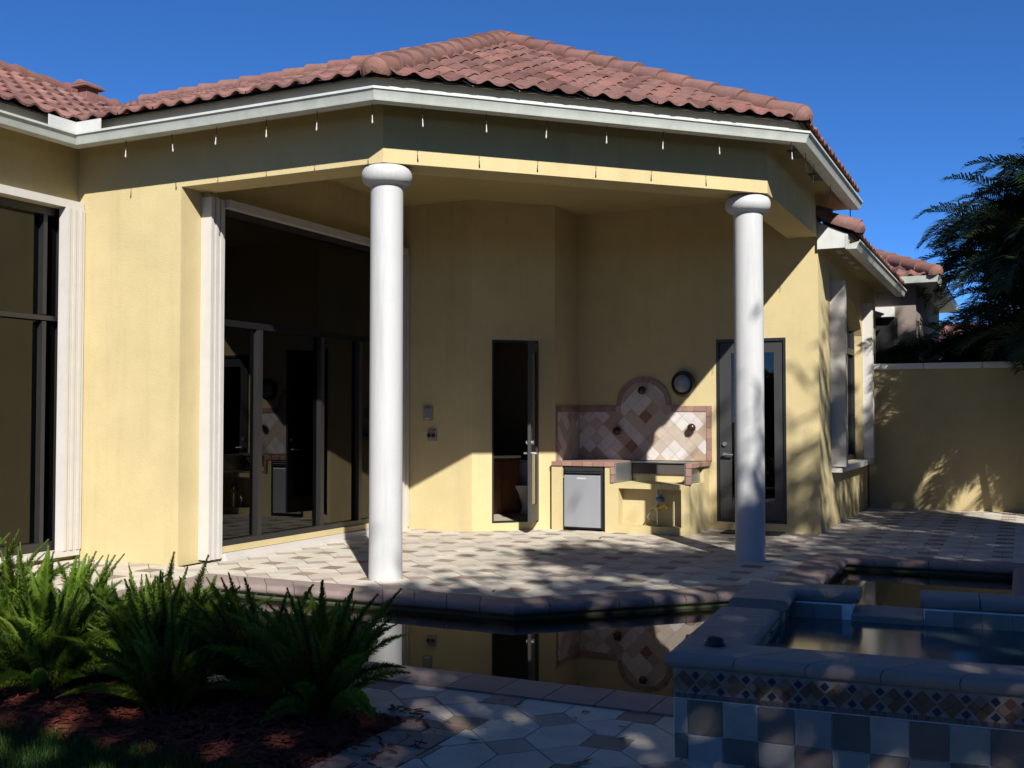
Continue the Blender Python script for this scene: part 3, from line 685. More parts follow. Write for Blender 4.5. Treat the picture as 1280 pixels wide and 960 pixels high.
# outdoor kitchen
kit = thing('outdoor_kitchen', 'built in yellow stucco kitchen counter with tiled edges and empty grill cutout', 'kitchen counter', (-4.86, 13.86, 0))
F, BK = 13.38, T3 - .002
b = MB()
b.box(S3 + .002, -5.66, F, BK, 0, .865); b.box(-5.05, -4.862, F, BK, 0, .65); b.box(-5.05, -4.972, F, BK, .65, .865)
b.box(-4.006, -3.90, F, BK, 0, .65); b.box(-4.862, -4.006, F, BK, .585, .65); b.box(-4.862, -4.006, F, BK, 0, .10); b.box(-4.862, -4.006, 13.56, BK, .10, .585)
b.box(-4.972, -3.90, 14.06, BK, .65, .865); b.box(-5.66, -5.05, 14.1, BK, 0, .865)
b.build('counter_base', M['stucco'], kit)
tc_ = MB(); TC = (.26, .15, .115)
def tilebar(mb, x0, x1, y0, y1, z0, z1, ax, n):
    for i in range(n):
        a, c = i / n, (i + 1) / n; g_ = .003
        if ax == 'x': mb.box(x0 + (x1 - x0) * a + g_, x0 + (x1 - x0) * c - g_, y0, y1, z0, z1, 0, jit(TC, .14))
        elif ax == 'z': mb.box(x0, x1, y0, y1, z0 + (z1 - z0) * a + g_, z0 + (z1 - z0) * c - g_, 0, jit(TC, .14))
        else: mb.box(x0, x1, y0 + (y1 - y0) * a + g_, y0 + (y1 - y0) * c - g_, z0, z1, 0, jit(TC, .14))
for r_ in range(6): tilebar(tc_, S3 + .004, -4.915, F - .02 + r_ * .16, F - .02 + r_ * .16 + .155, .866, .925, 'x', 6)
tilebar(tc_, -4.97, -4.915, F - .018, F + .05, .652, .864, 'z', 2); tc_.build('countertop', M['ktile'], kit, bevel=.004); tc_ = MB()
for r_ in range(6): tilebar(tc_, -3.942, -3.86, F - .02 + r_ * .16, F - .02 + r_ * .16 + .155, .866, .925, 'x', 1)
tilebar(tc_, -3.942, -3.875, F - .018, F + .05, .652, .864, 'z', 2)
tc_.build('countertop', M['ktile'], kit, bevel=.004)
mt = MB(); mt.box(-4.912, -4.895, F + .01, 14.05, .655, .915); mt.box(-3.965, -3.945, F + .01, 14.05, .655, .915); mt.box(-4.91, -3.945, 14.0, 14.12, .902, .917)
mt.build('grill_liner', M['metal'], kit)
mt = MB(); mt.box(-4.894, -3.966, 14.030, 14.055, .75, .899); mt.build('liner_back', M['deckunder'], kit)
# backsplash of diagonal tiles
bs = MB(); CXa, CZa, RA = -4.83, 1.67, .40; yb0 = T3 - .012
WH, TN, BE, RU = (.50, .47, .44), (.33, .24, .17), (.40, .33, .27), (.20, .085, .04)
rnd = random.Random(5)
rect = [(S3 + .03, .926), (-3.935, .926), (-3.935, 1.595), (S3 + .03, 1.595)]
semi = [(CXa + .33, 1.60)] + [(CXa + .33 * math.cos(math.pi * k / 20), 1.67 + .33 * math.sin(math.pi * k / 20)) for k in range(21)] + [(CXa - .33, 1.60)]
rust = [(-5.24, 1.42), (-5.02, 1.14), (-4.80, 1.535), (-4.15, 1.44), (-5.55, 1.30)]
def diamonds(mb, region, mapf, h=.105, cx=-4.80, cz=1.535):
    for i in range(-14, 15):
        for j in range(-14, 15):
            x, z = cx + (i + j) * h, cz + (i - j) * h
            if min(p[0] for p in region) - h < x < max(p[0] for p in region) + h and min(p[1] for p in region) - h < z < max(p[1] for p in region) + h:
                q = clipc([(x - h * .96, z), (x, z - h * .96), (x + h * .96, z), (x, z + h * .96)], region)
                random.Random(i * 31 + j)
                rr = random.Random(i * 131 + j * 17 + 3).random()
                c = WH if rr < .42 else (TN if rr < .68 else BE)
                if any(abs(x - a) < .07 and abs(z - b_) < .07 for a, b_ in rust): c = RU
                if q: mb.poly([mapf(p) for p in q], 0, jit(c, .06))
fx = lambda p: (p[0], yb0 - .006, p[1])
diamonds(bs, rect, fx)
diamonds(bs, [p for p in semi], fx)
bs.prismy([(S3 + .002, .926), (-3.855, .926), (-3.855, 1.68), (S3 + .002, 1.68)], yb0 - .004, yb0 + .008, 0, (.33, .29, .24))
bs.prismy([(CXa + RA * math.cos(math.pi * k / 24), 1.682 + RA * math.sin(math.pi * k / 24)) for k in range(25)], yb0 - .004, yb0 + .008, 0, (.33, .29, .24))
def bq(x0, x1, z0, z1): bs.box(x0 + .002, x1 - .002, yb0 - .016, yb0 - .0045, z0 + .002, z1 - .002, 0, jit(TC, .15))
for k in range(4): bq(S3 + .03 + k * .137, S3 + .03 + (k + 1) * .137, 1.60, 1.68)
for k in range(3): bq(-4.425 + k * .165, -4.425 + (k + 1) * .165, 1.60, 1.68)
for k in range(5): bq(-3.93, -3.855, .928 + k * .15, .928 + (k + 1) * .15)
for k in range(14):
    a0, a1 = math.pi * (k + .04) / 14, math.pi * (k + .96) / 14
    bs.prismy([(CXa + r_ * math.cos(a), 1.685 + r_ * math.sin(a)) for r_, a in ((.335, a0), (.40, a0), (.40, a1), (.335, a1))], yb0 - .016, yb0 - .0045, 0, jit(TC, .15))
# return on the side wall
sidereg = [(13.56, .926), (14.31, .926), (14.31, 1.595), (13.56, 1.595)]
diamonds(bs, sidereg, lambda p: (S3 + .016, p[0], p[1]), cx=13.9, cz=1.43)
bs.box(S3 + .001, S3 + .012, 13.52, 14.33, .926, 1.68, 0, (.33, .29, .24))
for k in range(5): bs.box(S3 + .012, S3 + .022, 13.525 + k * .16, 13.525 + k * .16 + .156, 1.60, 1.68, 0, jit(TC, .15))
for k in range(4): bs.box(S3 + .012, S3 + .022, 13.522, 13.56, .928 + k * .168, .928 + k * .168 + .164, 0, jit(TC, .15))
bs.build('backsplash', M['ktile'], kit)

fz = thing('mini_fridge', 'small grey-doored fridge built into the kitchen counter', 'fridge', (-5.355, 13.7, 0))
v = MB(); v.box(-5.635, -5.075, 13.42, 14.05, .02, .85); v.build('cabinet', M['blackplastic'], fz, bevel=.008)
v = MB(); v.box(-5.63, -5.105, 13.355, 13.418, .05, .745); dr = v.build('door', M['steelgrey'], fz, bevel=.008)
v = MB(); v.box(-5.44, -5.31, 13.350, 13.3545, .69, .715); v.build('badge', M['white'], dr)
v = MB(); v.box(-5.63, -5.08, 13.365, 13.418, .77, .85); v.box(-5.62, -5.09, 13.350, 13.365, .80, .815); v.build('top_panel', M['blackplastic'], fz, bevel=.006)
v = MB(); v.box(-5.105, -5.08, 13.36, 13.418, .05, .765); v.build('door_edge', M['blackplastic'], fz)
for k in (-5.6, -5.11): v = MB(); v.tube([(k, 13.5, 0), (k, 13.5, .02)], .02, 8); v.build('foot', M['blackplastic'], fz)

for (x, z, lab) in [(-5.20, 1.33, 'round bronze spout on the shaded left part of the backsplash'), (-4.83, 1.90, 'round bronze spout under the arched top of the backsplash'), (-4.12, 1.38, 'round bronze spout on the sunlit right part of the backsplash')]:
    v = MB(); n = 14
    for k in range(1): pass
    prof = [(.03, 0), (.03, .02), (.045, .03), (.058, .055), (.055, .085), (.035, .105), (.01, .11)]
    k0 = len(v.v)
    for r_, d in prof:
        for j in range(n): a = 2 * math.pi * j / n; v.v.append((x + r_ * math.cos(a), yb0 - .010 - d, z + r_ * math.sin(a)))
    for i in range(len(prof) - 1):
        for j in range(n): v.f.append([k0 + i * n + j, k0 + i * n + (j + 1) % n, k0 + (i + 1) * n + (j + 1) % n, k0 + (i + 1) * n + j]); v.m.append(0); v.c.append((1, 1, 1))
    e = k0 + (len(prof) - 1) * n; v.f.append([e + j for j in range(n)]); v.m.append(0); v.c.append((1, 1, 1))
    tag(v.build('bronze_spout', M['bronzeknob'], smooth=True, auto=50), lab, 'spout', 'bronze spouts on the backsplash')  # round bronze knobs fixed to the tiles

def disc(mb, x, z, y, prof, n=40, sx=1.0):
    k0 = len(mb.v)
    for r_, d in prof:
        for j in range(n): a = 2 * math.pi * j / n; mb.v.append((x + sx * r_ * math.cos(a), y - d, z + r_ * math.sin(a)))
    for i in range(len(prof) - 1):
        for j in range(n): mb.f.append([k0 + i * n + j, k0 + i * n + (j + 1) % n, k0 + (i + 1) * n + (j + 1) % n, k0 + (i + 1) * n + j]); mb.m.append(0); mb.c.append((1, 1, 1))
    e = k0 + (len(prof) - 1) * n; mb.f.append([e + j for j in range(n)]); mb.m.append(0); mb.c.append((1, 1, 1))
wlamp = thing('wall_light', 'round black-rimmed wall light between tiled arch and glazed door', 'wall light', (-4.25, T3 - .001, 1.985))
v = MB(); disc(v, -4.25, 1.985, T3 - .001, [(.175, 0), (.178, .05), (.168, .085), (.145, .095), (.128, .082), (.12, .05)], sx=.92); v.build('rim', M['blackplastic'], wlamp, smooth=True, auto=50)
v = MB(); disc(v, -4.25, 1.985, T3 - .001, [(.135, .051), (.13, .075), (.11, .10), (.07, .115), (.02, .12)], sx=.92); v.build('diffuser', M['lampglass'], wlamp, smooth=True, auto=60)

gp = thing('gas_valve', 'gas pipe with blue regulator and yellow hose in counter opening', 'gas valve', (-4.33, 13.9, .10))
v = MB(); v.tube([(-4.36, 14.0, .10), (-4.36, 14.0, .584)], .014, 8); v.tube([(-4.36, 14.0, .14), (-4.43, 13.95, .16), (-4.47, 13.9, .22), (-4.42, 13.92, .30), (-4.36, 13.97, .33)], .010, 8); v.build('pipe', M['metal'], gp, smooth=True, auto=50)
v = MB(); v.lathe([(.02, .42), (.055, .425), (.06, .45), (.055, .475), (.03, .49), (.03, .52)], -4.30, 13.92, 16); v.build('regulator', M['blue'], gp, smooth=True, auto=50)
v = MB(); v.tube([(-4.36, 13.98, .36), (-4.30, 13.93, .35), (-4.24, 13.92, .38), (-4.20, 13.95, .36), (-4.24, 13.99, .33)], .014, 8); v.build('hose', M['yellowhose'], gp, smooth=True, auto=50)
v = MB(); v.tube([(-4.36, 13.985, .34), (-4.36, 13.90, .34)], .03, 10); v.box(-4.42, -4.30, 13.885, 13.90, .333, .347); v.build('valve_handle', M['brass'], gp, smooth=True, auto=40); gp.location.y -= .50

v = MB(); v.box(-7.395, -7.265, T5 - .05, T5 - .001, 1.48, 1.66); c = v
ib = thing('intercom_box', 'grey green control box on shaded wall beside the bathroom door', 'control box', (-7.33, T5, 1.4))
v.build('case', M['greyplastic'], ib, bevel=.006); v = MB(); v.box(-7.375, -7.285, T5 - .056, T5 - .051, 1.58, 1.645); v.build('screen', M['lampglass'], ib); v = MB(); v.box(-7.36, -7.29, T5 - .056, T5 - .051, 1.495, 1.515); v.build('button', M['fascia'], ib)
ob = thing('outlet_cover', 'dark weatherproof outlet cover mounted below the grey control box', 'outlet', (-7.24, T5, 1.2))
v = MB(); v.box(-7.33, -7.20, T5 - .04, T5 - .001, 1.20, 1.35); v.build('case', M['greyplastic'], ob, bevel=.01)
for k in range(2):
    v = MB(); v.tube([(-7.30 + k * .07, T5 - .041, 1.275), (-7.30 + k * .07, T5 - .062, 1.275)], .026, 12); v.build('lid', M['blackplastic'], ob, smooth=True, auto=40)
v = MB(); v.box(-3.62, -2.86, 13.83, 14.26, .003, .018); tag(v.build('door_mat', M['rubber'], bevel=.004), 'thin black mat lying before the glazed door', 'mat')

# hooks along the eave
hk0 = None
def hook(dark=False):  # dark: white tip left out to imitate a hook in shade
    o = thing('eave_hook', 'x', 'hook', (0, 0, 4.433), 'white tipped hooks hanging along the eave')
    v = MB(); v.tube([(0, 0, 0), (0, 0, -.19 if not dark else -.30)], .0035, 6); v.build('wire', M['blackplastic'], o, local=True)
    if not dark:
        v = MB(); v.lathe([(.003, -.20), (.004, -.205), (.005, -.24), (.008, -.26), (.007, -.272), (.003, -.278)], 0, 0, 10); v.build('drop', M['beige'], o, local=True, smooth=True, auto=60)
    return o
dB = .34; pts = [(-8.22 + k * .592, T1 - dB) for k in range(6)]
c0 = Vector((S1 + .414 * dB, T1 - dB)); ec = Vector((1, 1)).normalized()
pts += [tuple(c0 + ec * (.42 + k * .615)) for k in range(6)] + [(S2 + .30, 11.05), (S2 + dB, 11.6), (S2 + dB, 12.15), (S2 + dB, 13.3)]
words = ['first', 'second', 'third', 'fourth', 'fifth', 'sixth']
labs = ['white tipped hook %s from the left under the left eave' % x for x in words] + ['white tipped hook %s from the left under the front eave' % x for x in words] + \
    ['white tipped hook under the right corner of the roof'] + ['thin dark hook %s along the right eave by the soffit vents' % x for x in ('first', 'second', 'third')]
for k, (x, y) in enumerate(pts):
    if k in (0, 13): hk0 = o = hook(k == 13)
    else: o = copy_tree(hk0)
    o.location = (x, y, 4.433); o['label'] = labs[k]; o.rotation_euler = (R(random.uniform(-4, 4)), R(random.uniform(-4, 4)), 0)
v = MB(); v.tube([(-2.10, 14.95, 4.43), (-2.095, 14.94, 4.1), (-2.10, 14.9, 4.02)], .007, 6)
tag(v.build('hanging_wire', M['blackplastic']), 'thin wire hanging from main eave down to the lower side roof', 'wire')

# ------------------------------------------------------------------ raised spa
spa = thing('spa', 'raised stone-capped spa with checkered tile sides beside the pool', 'spa', (-1.43, 4.647, 0), rotz=R(4))
b = MB()
W_, D_, TH = 3.9, 2.27, .24
b.box(0, W_, .0, TH, -.02, .395); b.box(0, TH, TH, 1.22, -.02, .395); b.box(0, TH, 1.22, 1.58, -.3, .33); b.box(0, TH, 1.58, D_, -.3, .395)
b.box(TH, .62, D_ - TH - .08, D_, -.3, .395); b.box(.62, 1.02, D_ - TH - .08, D_, -.3, .31); b.box(1.02, W_, D_ - TH - .08, D_, -.3, .395); b.box(W_ - TH, W_, TH, D_ - TH - .08, -.3, .395)
b.build('shell', M['spatile'], spa, local=True)
def grey(): return random.choice([(.30, .29, .27), (.34, .32, .30)])
LT, DK = (.335, .315, .28), (.155, .13, .11)
tl = MB(); ts = .153; x = -.088
i = 0
while x < W_:
    for r_, (za, zb_) in enumerate(((.108, .261), (-.02, .108))):
        xa, xb = max(.002, x), min(W_, x + ts)
        c = (LT if (i + r_) % 2 == 0 else DK); c = jit(c, .14)
        tl.box(xa + .002, xb - .002, -.010, -.001, za + .002, zb_ - .002, 0, c)
    x += ts; i += 1
tl.build('checker_tiles', M['spatile'], spa, local=True, bevel=.002)
ms = MB(); ms.box(.0, W_, -.006, -.0012, .264, .394, 0, (.25, .23, .20))
def dm(x, z, h, c): ms.prismy([(x - h, z), (x, z - h), (x + h, z), (x, z + h)], -.0105, -.0062, 0, c)
x = .045
while x < W_:
    zc = .337
    br = lambda: jit(random.choice([(.17, .09, .045), (.21, .135, .08), (.13, .065, .04), (.22, .155, .10)]), .15)
    for k, (dx, dz) in enumerate([(0, .027), (0, -.027), (-.027, 0), (.027, 0)]): dm(x + dx, zc + dz, .0245, br())
    dm(x + .055, zc + .031, .019, (.02, .024, .05)); dm(x + .055, zc - .031, .019, (.02, .024, .05))
    x += .11
x = .01
while x < W_: ms.box(x, x + .020, -.0105, -.0062, .268, .286, 0, jit((.13, .10, .09), .4)); x += .0235
ms.build('mosaic_band', M['spatile'], spa, local=True)
inn = MB(); x = TH + .02; i = 0; yi = D_ - TH - .08
while x < W_ - TH:
    top = .303 if .60 < x + .07 < 1.02 else .392
    inn.box(x + .002, x + ts - .002, yi - .010, yi - .001, .26, top, 0, jit(LT if i % 2 else (.27, .23, .21), .12)); x += ts; i += 1
y = TH + .02; i = 0
while y < yi - ts:
    top = .322 if 1.15 < y < 1.58 else .392
    inn.box(TH + .001, TH + .010, y + .002, y + ts - .002, .2, top, 0, jit(LT if i % 2 else (.27, .23, .21), .12)); y += ts; i += 1
inn.build('inner_tiles', M['spatile'], spa, local=True)
co = MB()
bp_ = lambda wd, ov=.035: [(-wd, .397), (-wd, .455), (-wd + .012, .463), (-.01, .463), (ov - .018, .459), (ov - .005, .447), (ov, .430), (ov - .005, .412), (ov - .018, .400), (ov - .03, .397)]
cc = lambda: jit((1, 1, 1), .07)
def cop(path): co.sweep(path, [(.035, .430), (.030, .447), (.017, .459), (-.01, .463), (-.255, .463), (-.283, .459), (-.296, .447), (-.30, .430), (-.296, .412), (-.283, .400), (-.26, .397), (.0, .397), (.017, .400), (.030, .412)], joints=.31, cf=cc)
for path in ([(0, 1.24), (0, 0), (W_, 0)], [(.66, D_), (0, D_), (0, 1.56)], [(W_, D_), (1.0, D_)]):
    co = MB(); cop(path); co.build('coping', M['spastone'], spa, local=True, smooth=True, auto=40)
lp = MB(); lp.box(-.02, TH + .02, 1.245, 1.555, .331, .350); lp.build('spillway_lip', M['spastone'], spa, local=True, bevel=.006)
lp = MB(); lp.box(.621, 1.019, D_ - TH - .11, D_ + .03, .296, .345); lp.build('spillway_lip', M['spastone'], spa, local=True, bevel=.006)
sw = MB(); sw.poly([(TH, TH, .306), (W_ - TH, TH, .306), (W_ - TH, yi, .306), (TH, yi, .306)])
so_ = sw.build('spa_water', M['spawater'], recalc=False); so_.parent = spa; 
dm_ = MB(); dm_.lathe([(.05, .4635), (.05, .475), (.042, .492), (.025, .503), (.008, .507)], 0, 0, 20)
dmo = dm_.build('dome_cap', M['blackplastic'], smooth=True, auto=60); dmo.location = (-1.30, 4.86, 0); tag(dmo, 'small black dome sitting on the spa coping corner', 'dome cap')

# ------------------------------------------------------------------ garden wall, neighbours
gw = thing('garden_wall', 'plain yellow stucco garden wall with pale stone cap', 'wall', (1, 19.1, 0))
v = MB(); v.box(-2.40, 6.5, 19.024, 19.24, -.02, 2.33); v.build('wall', M['gardenwall'], gw)
v = MB(); xx = -2.42
while xx < 6.5: v.box(xx + .003, xx + .897, 18.985, 19.28, 2.331, 2.43, 0, jit((1, 1, 1), .06)); xx += .9
v.build('cap', M['capstone'], gw, bevel=.012)

n1 = thing('neighbor_house', 'grey tan house with red tiles rising behind the garden wall', 'house', (-4, 23, 0))
v = MB(); v.box(-8, -1.80, 21.0, 27, 0, 4.0); v.build('wall', M['neighbor'], n1)
v = MB(); v.sweep([(-8, 21.0), (-1.80, 21.0), (-1.80, 27)], [(.30, 3.97), (.40, 3.97), (.43, 4.09), (.30, 4.09)]); v.sweep([(-8, 21.0), (-1.80, 21.0), (-1.80, 27)], [(0, 3.99), (.32, 3.99), (.32, 4.02), (0, 4.02)]); v.build('gutter', M['gutter'], n1)
v = MB(); tile_field(v, (-8, 20.62), (1, 0), (0, 1), .45, [(-8, 20.62), (-1.42, 20.62), (-4.4, 23.6), (-8, 23.6)], 4.08, seed=31)
tile_field(v, (-1.42, 20.62), (0, 1), (-1, 0), .45, [(-1.42, 20.62), (-1.42, 27), (-4.4, 27), (-4.4, 23.6)], 4.08, seed=32)
rr_ = v.build('roof', [M['tile'], M['deckunder']], n1, recalc=False); v = MB(); caps(v, (-1.42, 20.62, 4.12), (-4.4, 23.6, 5.46)); v.build('ridge_tiles', M['tile'], rr_, smooth=True, auto=50, recalc=False)
v = MB(); v.box(-2.64, -2.56, 20.97, 20.999, .9, 3.38); v.box(-2.19, -2.12, 20.97, 20.999, .9, 3.38); v.box(-2.64, -2.12, 20.97, 20.999, .82, .9); wn = v.build('window', M['greyframe'], n1)
v = MB(); v.box(-2.56, -2.19, 20.985, 20.993, .9, 3.38); v.build('pane', M['bronze'], wn); v = MB(); v.box(-2.62, -2.16, 20.82, 20.999, 3.385, 3.57); v.build('shutter_box', M['fascia'], wn, bevel=.01)
n2 = thing('neighbor_house', 'distant cream house glimpsed through the palm fronds', 'house', (-1, 36, 0))
v = MB(); v.box(-6, 4.4, 34, 42, 0, 3.3); v.build('wall', M['neighbor_b'], n2)
v = MB(); tile_field(v, (-6.5, 33.4), (1, 0), (0, 1), .4, [(-6.5, 33.4), (5.0, 33.4), (3.2, 36.0), (-6.5, 36.0)], 3.4, seed=33)
v.build('roof', [M['tile'], M['deckunder']], n2, recalc=False)
v = MB(); v.box(-6.5, 5.0, 33.35, 33.45, 3.22, 3.40); v.build('fascia', M['fascia'], n2)
for k in range(4):
    v = MB(); xx = -3.6 + k * 1.75; v.box(xx, xx + .8, 33.96, 33.999, .9, 2.5); wn = v.build('window', M['fascia'], n2); v = MB(); v.box(xx + .06, xx + .74, 33.94, 33.959, .96, 2.44); v.build('pane', M['bronze'], wn)

# ------------------------------------------------------------------ plants
def fern_mesh(seed, n=40):
    rnd = random.Random(seed); f = MB(); s = MB()
    for k in range(n):
        a = rnd.uniform(0, 2 * math.pi); tilt = rnd.choice([rnd.uniform(.05, .45), rnd.uniform(.2, .75), rnd.uniform(.5, 1.25)]); L = rnd.uniform(.42, .78) * (1 - .18 * (tilt > .9))
        base = Vector((math.cos(a) * rnd.uniform(0, .10), math.sin(a) * rnd.uniform(0, .10), 0))
        N = 12; pts = []; p = base.copy(); th = tilt * .55
        for i in range(N + 1):
            pts.append(p.copy()); d = Vector((math.cos(a) * math.sin(th), math.sin(a) * math.sin(th), math.cos(th))); p = p + d * (L / N); th += tilt * .085 + .015 + rnd.uniform(-.02, .03)
        s.tube(pts, [.005] * 3 + [.004] * (N - 2), 4, cap=False)
        g0 = rnd.uniform(.6, 1.45); hue = rnd.uniform(-.1, .15); cbase = (g0 * (1 + hue), g0, g0 * .9)
        M_ = int(L * 130); R0 = rnd.uniform(.036, .054)
        for i in range(M_):
            u = .10 + .90 * i / M_; x = u * N; j = min(N - 1, int(x)); q = pts[j].lerp(pts[j + 1], x - j); d = (pts[j + 1] - pts[j]).normalized(); up = d.orthogonal().normalized(); sd_ = d.cross(up)
            r_ = R0 * min(1, (u - .02) * 4) * (1.0 if u < .55 else max(.10, (1 - u) / .45) ** .8)
            for m in range(8):
                b_ = rnd.uniform(0, 6.28); o = up * math.cos(b_) + sd_ * math.sin(b_); tip = q + o * r_ + d * (r_ * .9); wv = d.cross(o) * .0035
                c = jit(cbase, .15); f.poly([q - wv, q + wv, tip + wv * .6, tip - wv * .6], 0, c)
    return f, s
protos = []
ferns = [(-3.12, 4.36, 1.0), (-3.62, 4.52, .95), (-4.08, 4.30, .98), (-4.52, 4.58, .9), (-4.98, 4.36, 1.05), (-5.45, 4.60, 1.0), (-5.92, 4.38, 1.12), (-6.40, 4.62, 1.08), (-6.9, 4.40, 1.12), (-4.3, 4.80, .85), (-5.2, 4.82, .9), (-6.15, 4.85, 1.0), (-3.35, 4.70, .8), (-4.75, 4.12, .85), (-5.7, 4.15, .9), (-6.65, 4.15, .95), (-3.88, 4.12, .85), (-4.32, 4.45, .95)]
flab = ['bushy foxtail fern at right end of the bed beside the pavers', 'second foxtail fern from the right in the mulch bed', 'third foxtail fern from the right, in the front of the bed', 'fourth foxtail fern from the right in the bed',
        'foxtail fern in the middle of the bed, front side', 'foxtail fern right of the tall pair at the left of the bed', 'tall foxtail fern toward the left end of the bed, front side', 'tall foxtail fern toward the left end of the bed, back side', 'foxtail fern at the far left edge of the photo',
        'low foxtail fern by the pool edge, nearest the left column', 'low foxtail fern by the pool edge, middle of three', 'low foxtail fern by the pool edge, farthest left of three',
        'small foxtail fern behind the rightmost one, close to the white pavers', 'low foxtail fern in the very front of the bed, rightmost of three', 'low foxtail fern in the very front of the bed, middle of three', 'low foxtail fern in the very front of the bed, leftmost of three',
        'low foxtail fern at the front edge of the bed, between second and third from right', 'foxtail fern filling the gap beside the third fern from the right']
for k, (x, y, sc) in enumerate(ferns):
    if k < 3:
        o = thing('foxtail_fern', flab[k], 'fern', (x, y, .03), 'foxtail ferns in the mulch bed'); f, s = fern_mesh(50 + k)
        f.build('foliage', M['fern'], o, local=True, recalc=False); s.build('stems', M['stem'], o, local=True, recalc=False); protos.append(o)
    else:
        o = copy_tree(protos[k % 3]); o.location = (x, y, .03); o['label'] = flab[k]
    o.scale = (sc, sc, sc); o.rotation_euler = (0, 0, k * 1.3)

def frond(mb, rnd, base, az, el, L, droop, wid, c):
    pts = []; p = Vector(base); th = el; N = 14
    for i in range(N + 1):
        pts.append(p.copy()); d = Vector((math.cos(az) * math.cos(th), math.sin(az) * math.cos(th), math.sin(th))); p = p + d * (L / N); th -= droop / N * (.5 + 1.1 * i / N)
    mb.tube(pts, [.016 - .011 * i / N for i in range(N + 1)], 4, 0, (c[0] * 1.3, c[1] * 1.2, c[2]), cap=False)
    n = int(L * 26)
    for i in range(n):
        u = .14 + .86 * i / n; x = u * N; j = min(N - 1, int(x)); q = pts[j].lerp(pts[j + 1], x - j); d = (pts[j + 1] - pts[j]).normalized()
        sd_ = d.cross(Vector((0, 0, 1))); sd_ = sd_.normalized() if sd_.length > 1e-3 else Vector((1, 0, 0)); up = sd_.cross(d)
        ll = wid * (math.sin(math.pi * min(1, u * .82 + .12)) ** .7) * rnd.uniform(.85, 1.1)
        for sg_ in (1, -1):
            dirv = (sd_ * sg_ * .75 + d * .62 + up * rnd.uniform(.12, .4)).normalized(); a = q; b_ = q + dirv * ll * .55; e = q + dirv * ll + Vector((0, 0, -ll * .28)); wv = d.cross(dirv).cross(dirv).normalized() * .013
            cc_ = jit(c, .18); mb.poly([a - wv * .5, a + wv * .5, b_ + wv, b_ - wv], 0, cc_); mb.poly([b_ - wv, b_ + wv, e], 0, cc_)
def areca(seed, ncane, h, spread, nf=8, L=2.3):
    rnd = random.Random(seed); fo = MB(); stm = MB()
    for k in range(ncane):
        a = rnd.uniform(0, 6.28); r0 = rnd.uniform(.1, .5) * spread; bx, by = r0 * math.cos(a), r0 * math.sin(a); hh = h * rnd.uniform(.5, 1.0); ln = rnd.uniform(.05, .28) * hh * .5
        tx, ty = bx + math.cos(a) * ln, by + math.sin(a) * ln
        stm.tube([(bx, by, 0), (bx * .6 + tx * .4, by * .6 + ty * .4, hh * .5), (tx, ty, hh)], [.05, .045, .035], 8)
        for m in range(nf):
            c = jit((1, 1, 1), .25); frond(fo, rnd, (tx, ty, hh - rnd.uniform(0, .15)), a + m * 2.4 + rnd.uniform(-.3, .3), rnd.uniform(.45, 1.35), L * rnd.uniform(.75, 1.1), rnd.uniform(1.3, 2.3), .46, c)
    return fo, stm
pals = [((1.25, 18.0), 71, 32, 5.15, 1.6, 14, 1.9, 'tall areca palm clump with arching fronds at the right edge of photo'),
        ((-.5, 22.0), 72, 14, 3.0, 1.3, 11, 1.8, 'areca palm behind the garden wall beside the grey tan house'),
        ((.75, 22.3), 73, 26, 5.0, 1.8, 13, 2.2, 'areca palm behind the garden wall at the far right')]
for (xy, sd_, nc, h, sp, nf, L, lab) in pals:
    o = thing('areca_palm', lab, 'palm', (*xy, 0), 'areca palms along the garden wall'); f, s = areca(sd_, nc, h, sp, nf, L)
    f.build('fronds', M['palm'], o, local=True, recalc=False); s.build('canes', M['palmstem'], o, local=True, smooth=True, recalc=False)

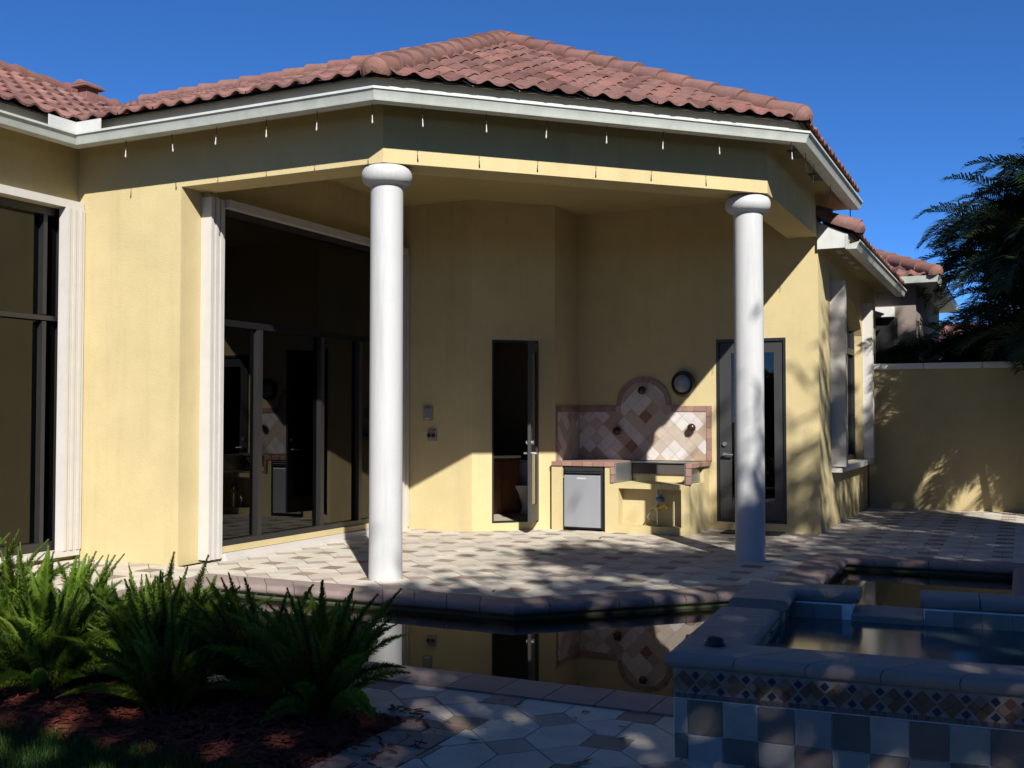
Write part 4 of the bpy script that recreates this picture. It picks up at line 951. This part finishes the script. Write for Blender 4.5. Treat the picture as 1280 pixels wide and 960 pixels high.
# trees behind the viewer that shade the pool, bed and right-hand walls
def shade_tree(a, d, w0, w1, rad, seed, lab, nleaf=5200, lsz=.15, asp=.42, hole=None):
    rnd = random.Random(seed); x, y = .784 * a + .62 * d, .62 * a - .784 * d; k = .7185
    z0, z1 = w0 + k * d, w1 + k * d
    o = thing('shade_tree', lab, 'tree', (x, y, 0), 'broadleaf trees around the pool garden')
    t = MB(); zc = (z0 + z1) / 2; hz = (z1 - z0) / 2
    t.tube([(0, 0, -.05), (.05, .05, z0 * .5), (.0, .1, z0 + hz * .4), (.1, 0, z1 - hz * .5)], [.24, .19, .15, .05], 10)
    cl = []
    for i in range(26):
        while True:
            p = Vector((rnd.uniform(-1, 1), rnd.uniform(-1, 1), rnd.uniform(-1, 1)))
            if p.length < 1: break
        q = Vector((p.x * rad, p.y * rad, zc + p.z * hz)); cl.append((q, rnd.uniform(.55, 1.0)))
        if i < 14: t.tube([(0, .05, z0 + hz * rnd.uniform(-.1, .6)), tuple(q * .5 + Vector((0, 0, zc * .5 + .1))), tuple(q)], [.07, .045, .015], 6)
    t.build('trunk', M['bark'], o, local=True, smooth=True, recalc=False)
    f = MB()
    for i in range(nleaf):
        q, r_ = rnd.choice(cl); g_ = Vector((rnd.gauss(0, .5), rnd.gauss(0, .5), rnd.gauss(0, .45))) * r_; p = q + g_
        pa, pw_ = .784 * (x + p.x) + .62 * (y + p.y), p.z - k * (.62 * (x + p.x) - .784 * (y + p.y))
        if 10.5 < pa < 11.95 and pw_ < 13.3 - 1.8 * (pa - 10.5): continue     # gap shaped in the crowns so sun makes a patch on the garden wall
        n = Vector((rnd.uniform(-1, 1), rnd.uniform(-1, 1), rnd.uniform(.0, 1.2))).normalized(); u = n.orthogonal().normalized(); u.rotate(Matrix.Rotation(rnd.uniform(0, 6.28), 3, n)); v_ = n.cross(u); s_ = lsz * rnd.uniform(.6, 1.3)
        f.poly([p - u * s_, p - v_ * s_ * asp, p + u * s_, p + v_ * s_ * asp], 0, jit((1, 1, 1), .3))
    f.build('crown', M['leaf'], o, local=True, recalc=False)
shade_tree(-1.2, 5.0, 1.4, 4.3, 1.7, 81, 'leafy tree shading the fern bed from behind the viewer', 2000)
shade_tree(1.3, 5.2, 1.8, 6.3, 1.9, 82, 'leafy tree shading the near pool deck', 5600)
shade_tree(4.0, 4.6, 1.8, 8.2, 2.0, 83, 'leafy tree shading the spa and pool', 8000)
shade_tree(6.8, 2.0, 3.5, 10.8, 2.0, 84, 'taller leafy tree casting dapples on the right column', 7500, .24, .16)
shade_tree(9.2, -1.0, 6.5, 13.3, 2.0, 85, 'leafy tree dappling the side wall beyond the patio', 5500, .24, .16)
shade_tree(12.2, -4.5, 7.5, 16.0, 2.3, 86, 'tall leafy tree shading the garden wall and palms', 9000)

shade_tree(-8.0, 15.0, -7.0, 2.2, 4.2, 87, 'big leafy tree far behind the viewer, beyond the hedge', 5500, .30)  # this row of unseen trees is added to darken the sky fill
shade_tree(1.0, 16.0, -8.0, 2.4, 4.6, 88, 'broadest leafy tree far behind the viewer', 6000, .30)
shade_tree(10.5, 14.0, -6.5, 3.0, 4.4, 89, 'big leafy tree in the far corner behind the viewer', 5500, .30)
shade_tree(17.5, 8.0, -2.5, 6.5, 4.2, 90, 'big leafy tree beyond the right-hand hedge', 5500, .30)

# unseen hedges added to block low sky light from the porch
def added_hedge(name_loc, length, h, th, rotz, seed, lab):
    rnd = random.Random(seed); o = thing('hedge', lab, 'hedge', name_loc, 'hedges around the garden', rotz)
    b = MB(); b.box(0, length, -th * .4, th * .4, 0, h - .25); b.build('inner_growth', M['hedgecore'], o, local=True)
    f = MB()
    for i in range(int(length * h * 75)):
        x = rnd.uniform(0, length); z = rnd.uniform(.05, h); y = rnd.choice((-1, 1)) * th * rnd.uniform(.36, .55)
        if rnd.random() < .2: y = rnd.uniform(-.5, .5) * th; z = h - rnd.uniform(.05, .35)
        p = Vector((x, y, z + .12 * math.sin(x * 2.3) + .08 * math.sin(x * 5.1)))
        n = Vector((rnd.uniform(-1, 1), rnd.uniform(-1, 1), rnd.uniform(0, 1.2))).normalized(); u = n.orthogonal().normalized(); u.rotate(Matrix.Rotation(rnd.uniform(0, 6.28), 3, n)); v_ = n.cross(u); s_ = rnd.uniform(.08, .15)
        f.poly([p - u * s_, p - v_ * s_ * .5, p + u * s_, p + v_ * s_ * .5], 0, jit((1, 1, 1), .3))
    f.build('foliage', M['leaf'], o, local=True, recalc=False)
added_hedge((-9, -9.0, 0), 23, 3.2, 1.2, 0, 91, 'tall clipped hedge closing the garden behind the viewer')
added_hedge((13.0, -8.0, 0), 26, 4.0, 1.2, R(90), 92, 'tall clipped hedge along the right side of the garden')
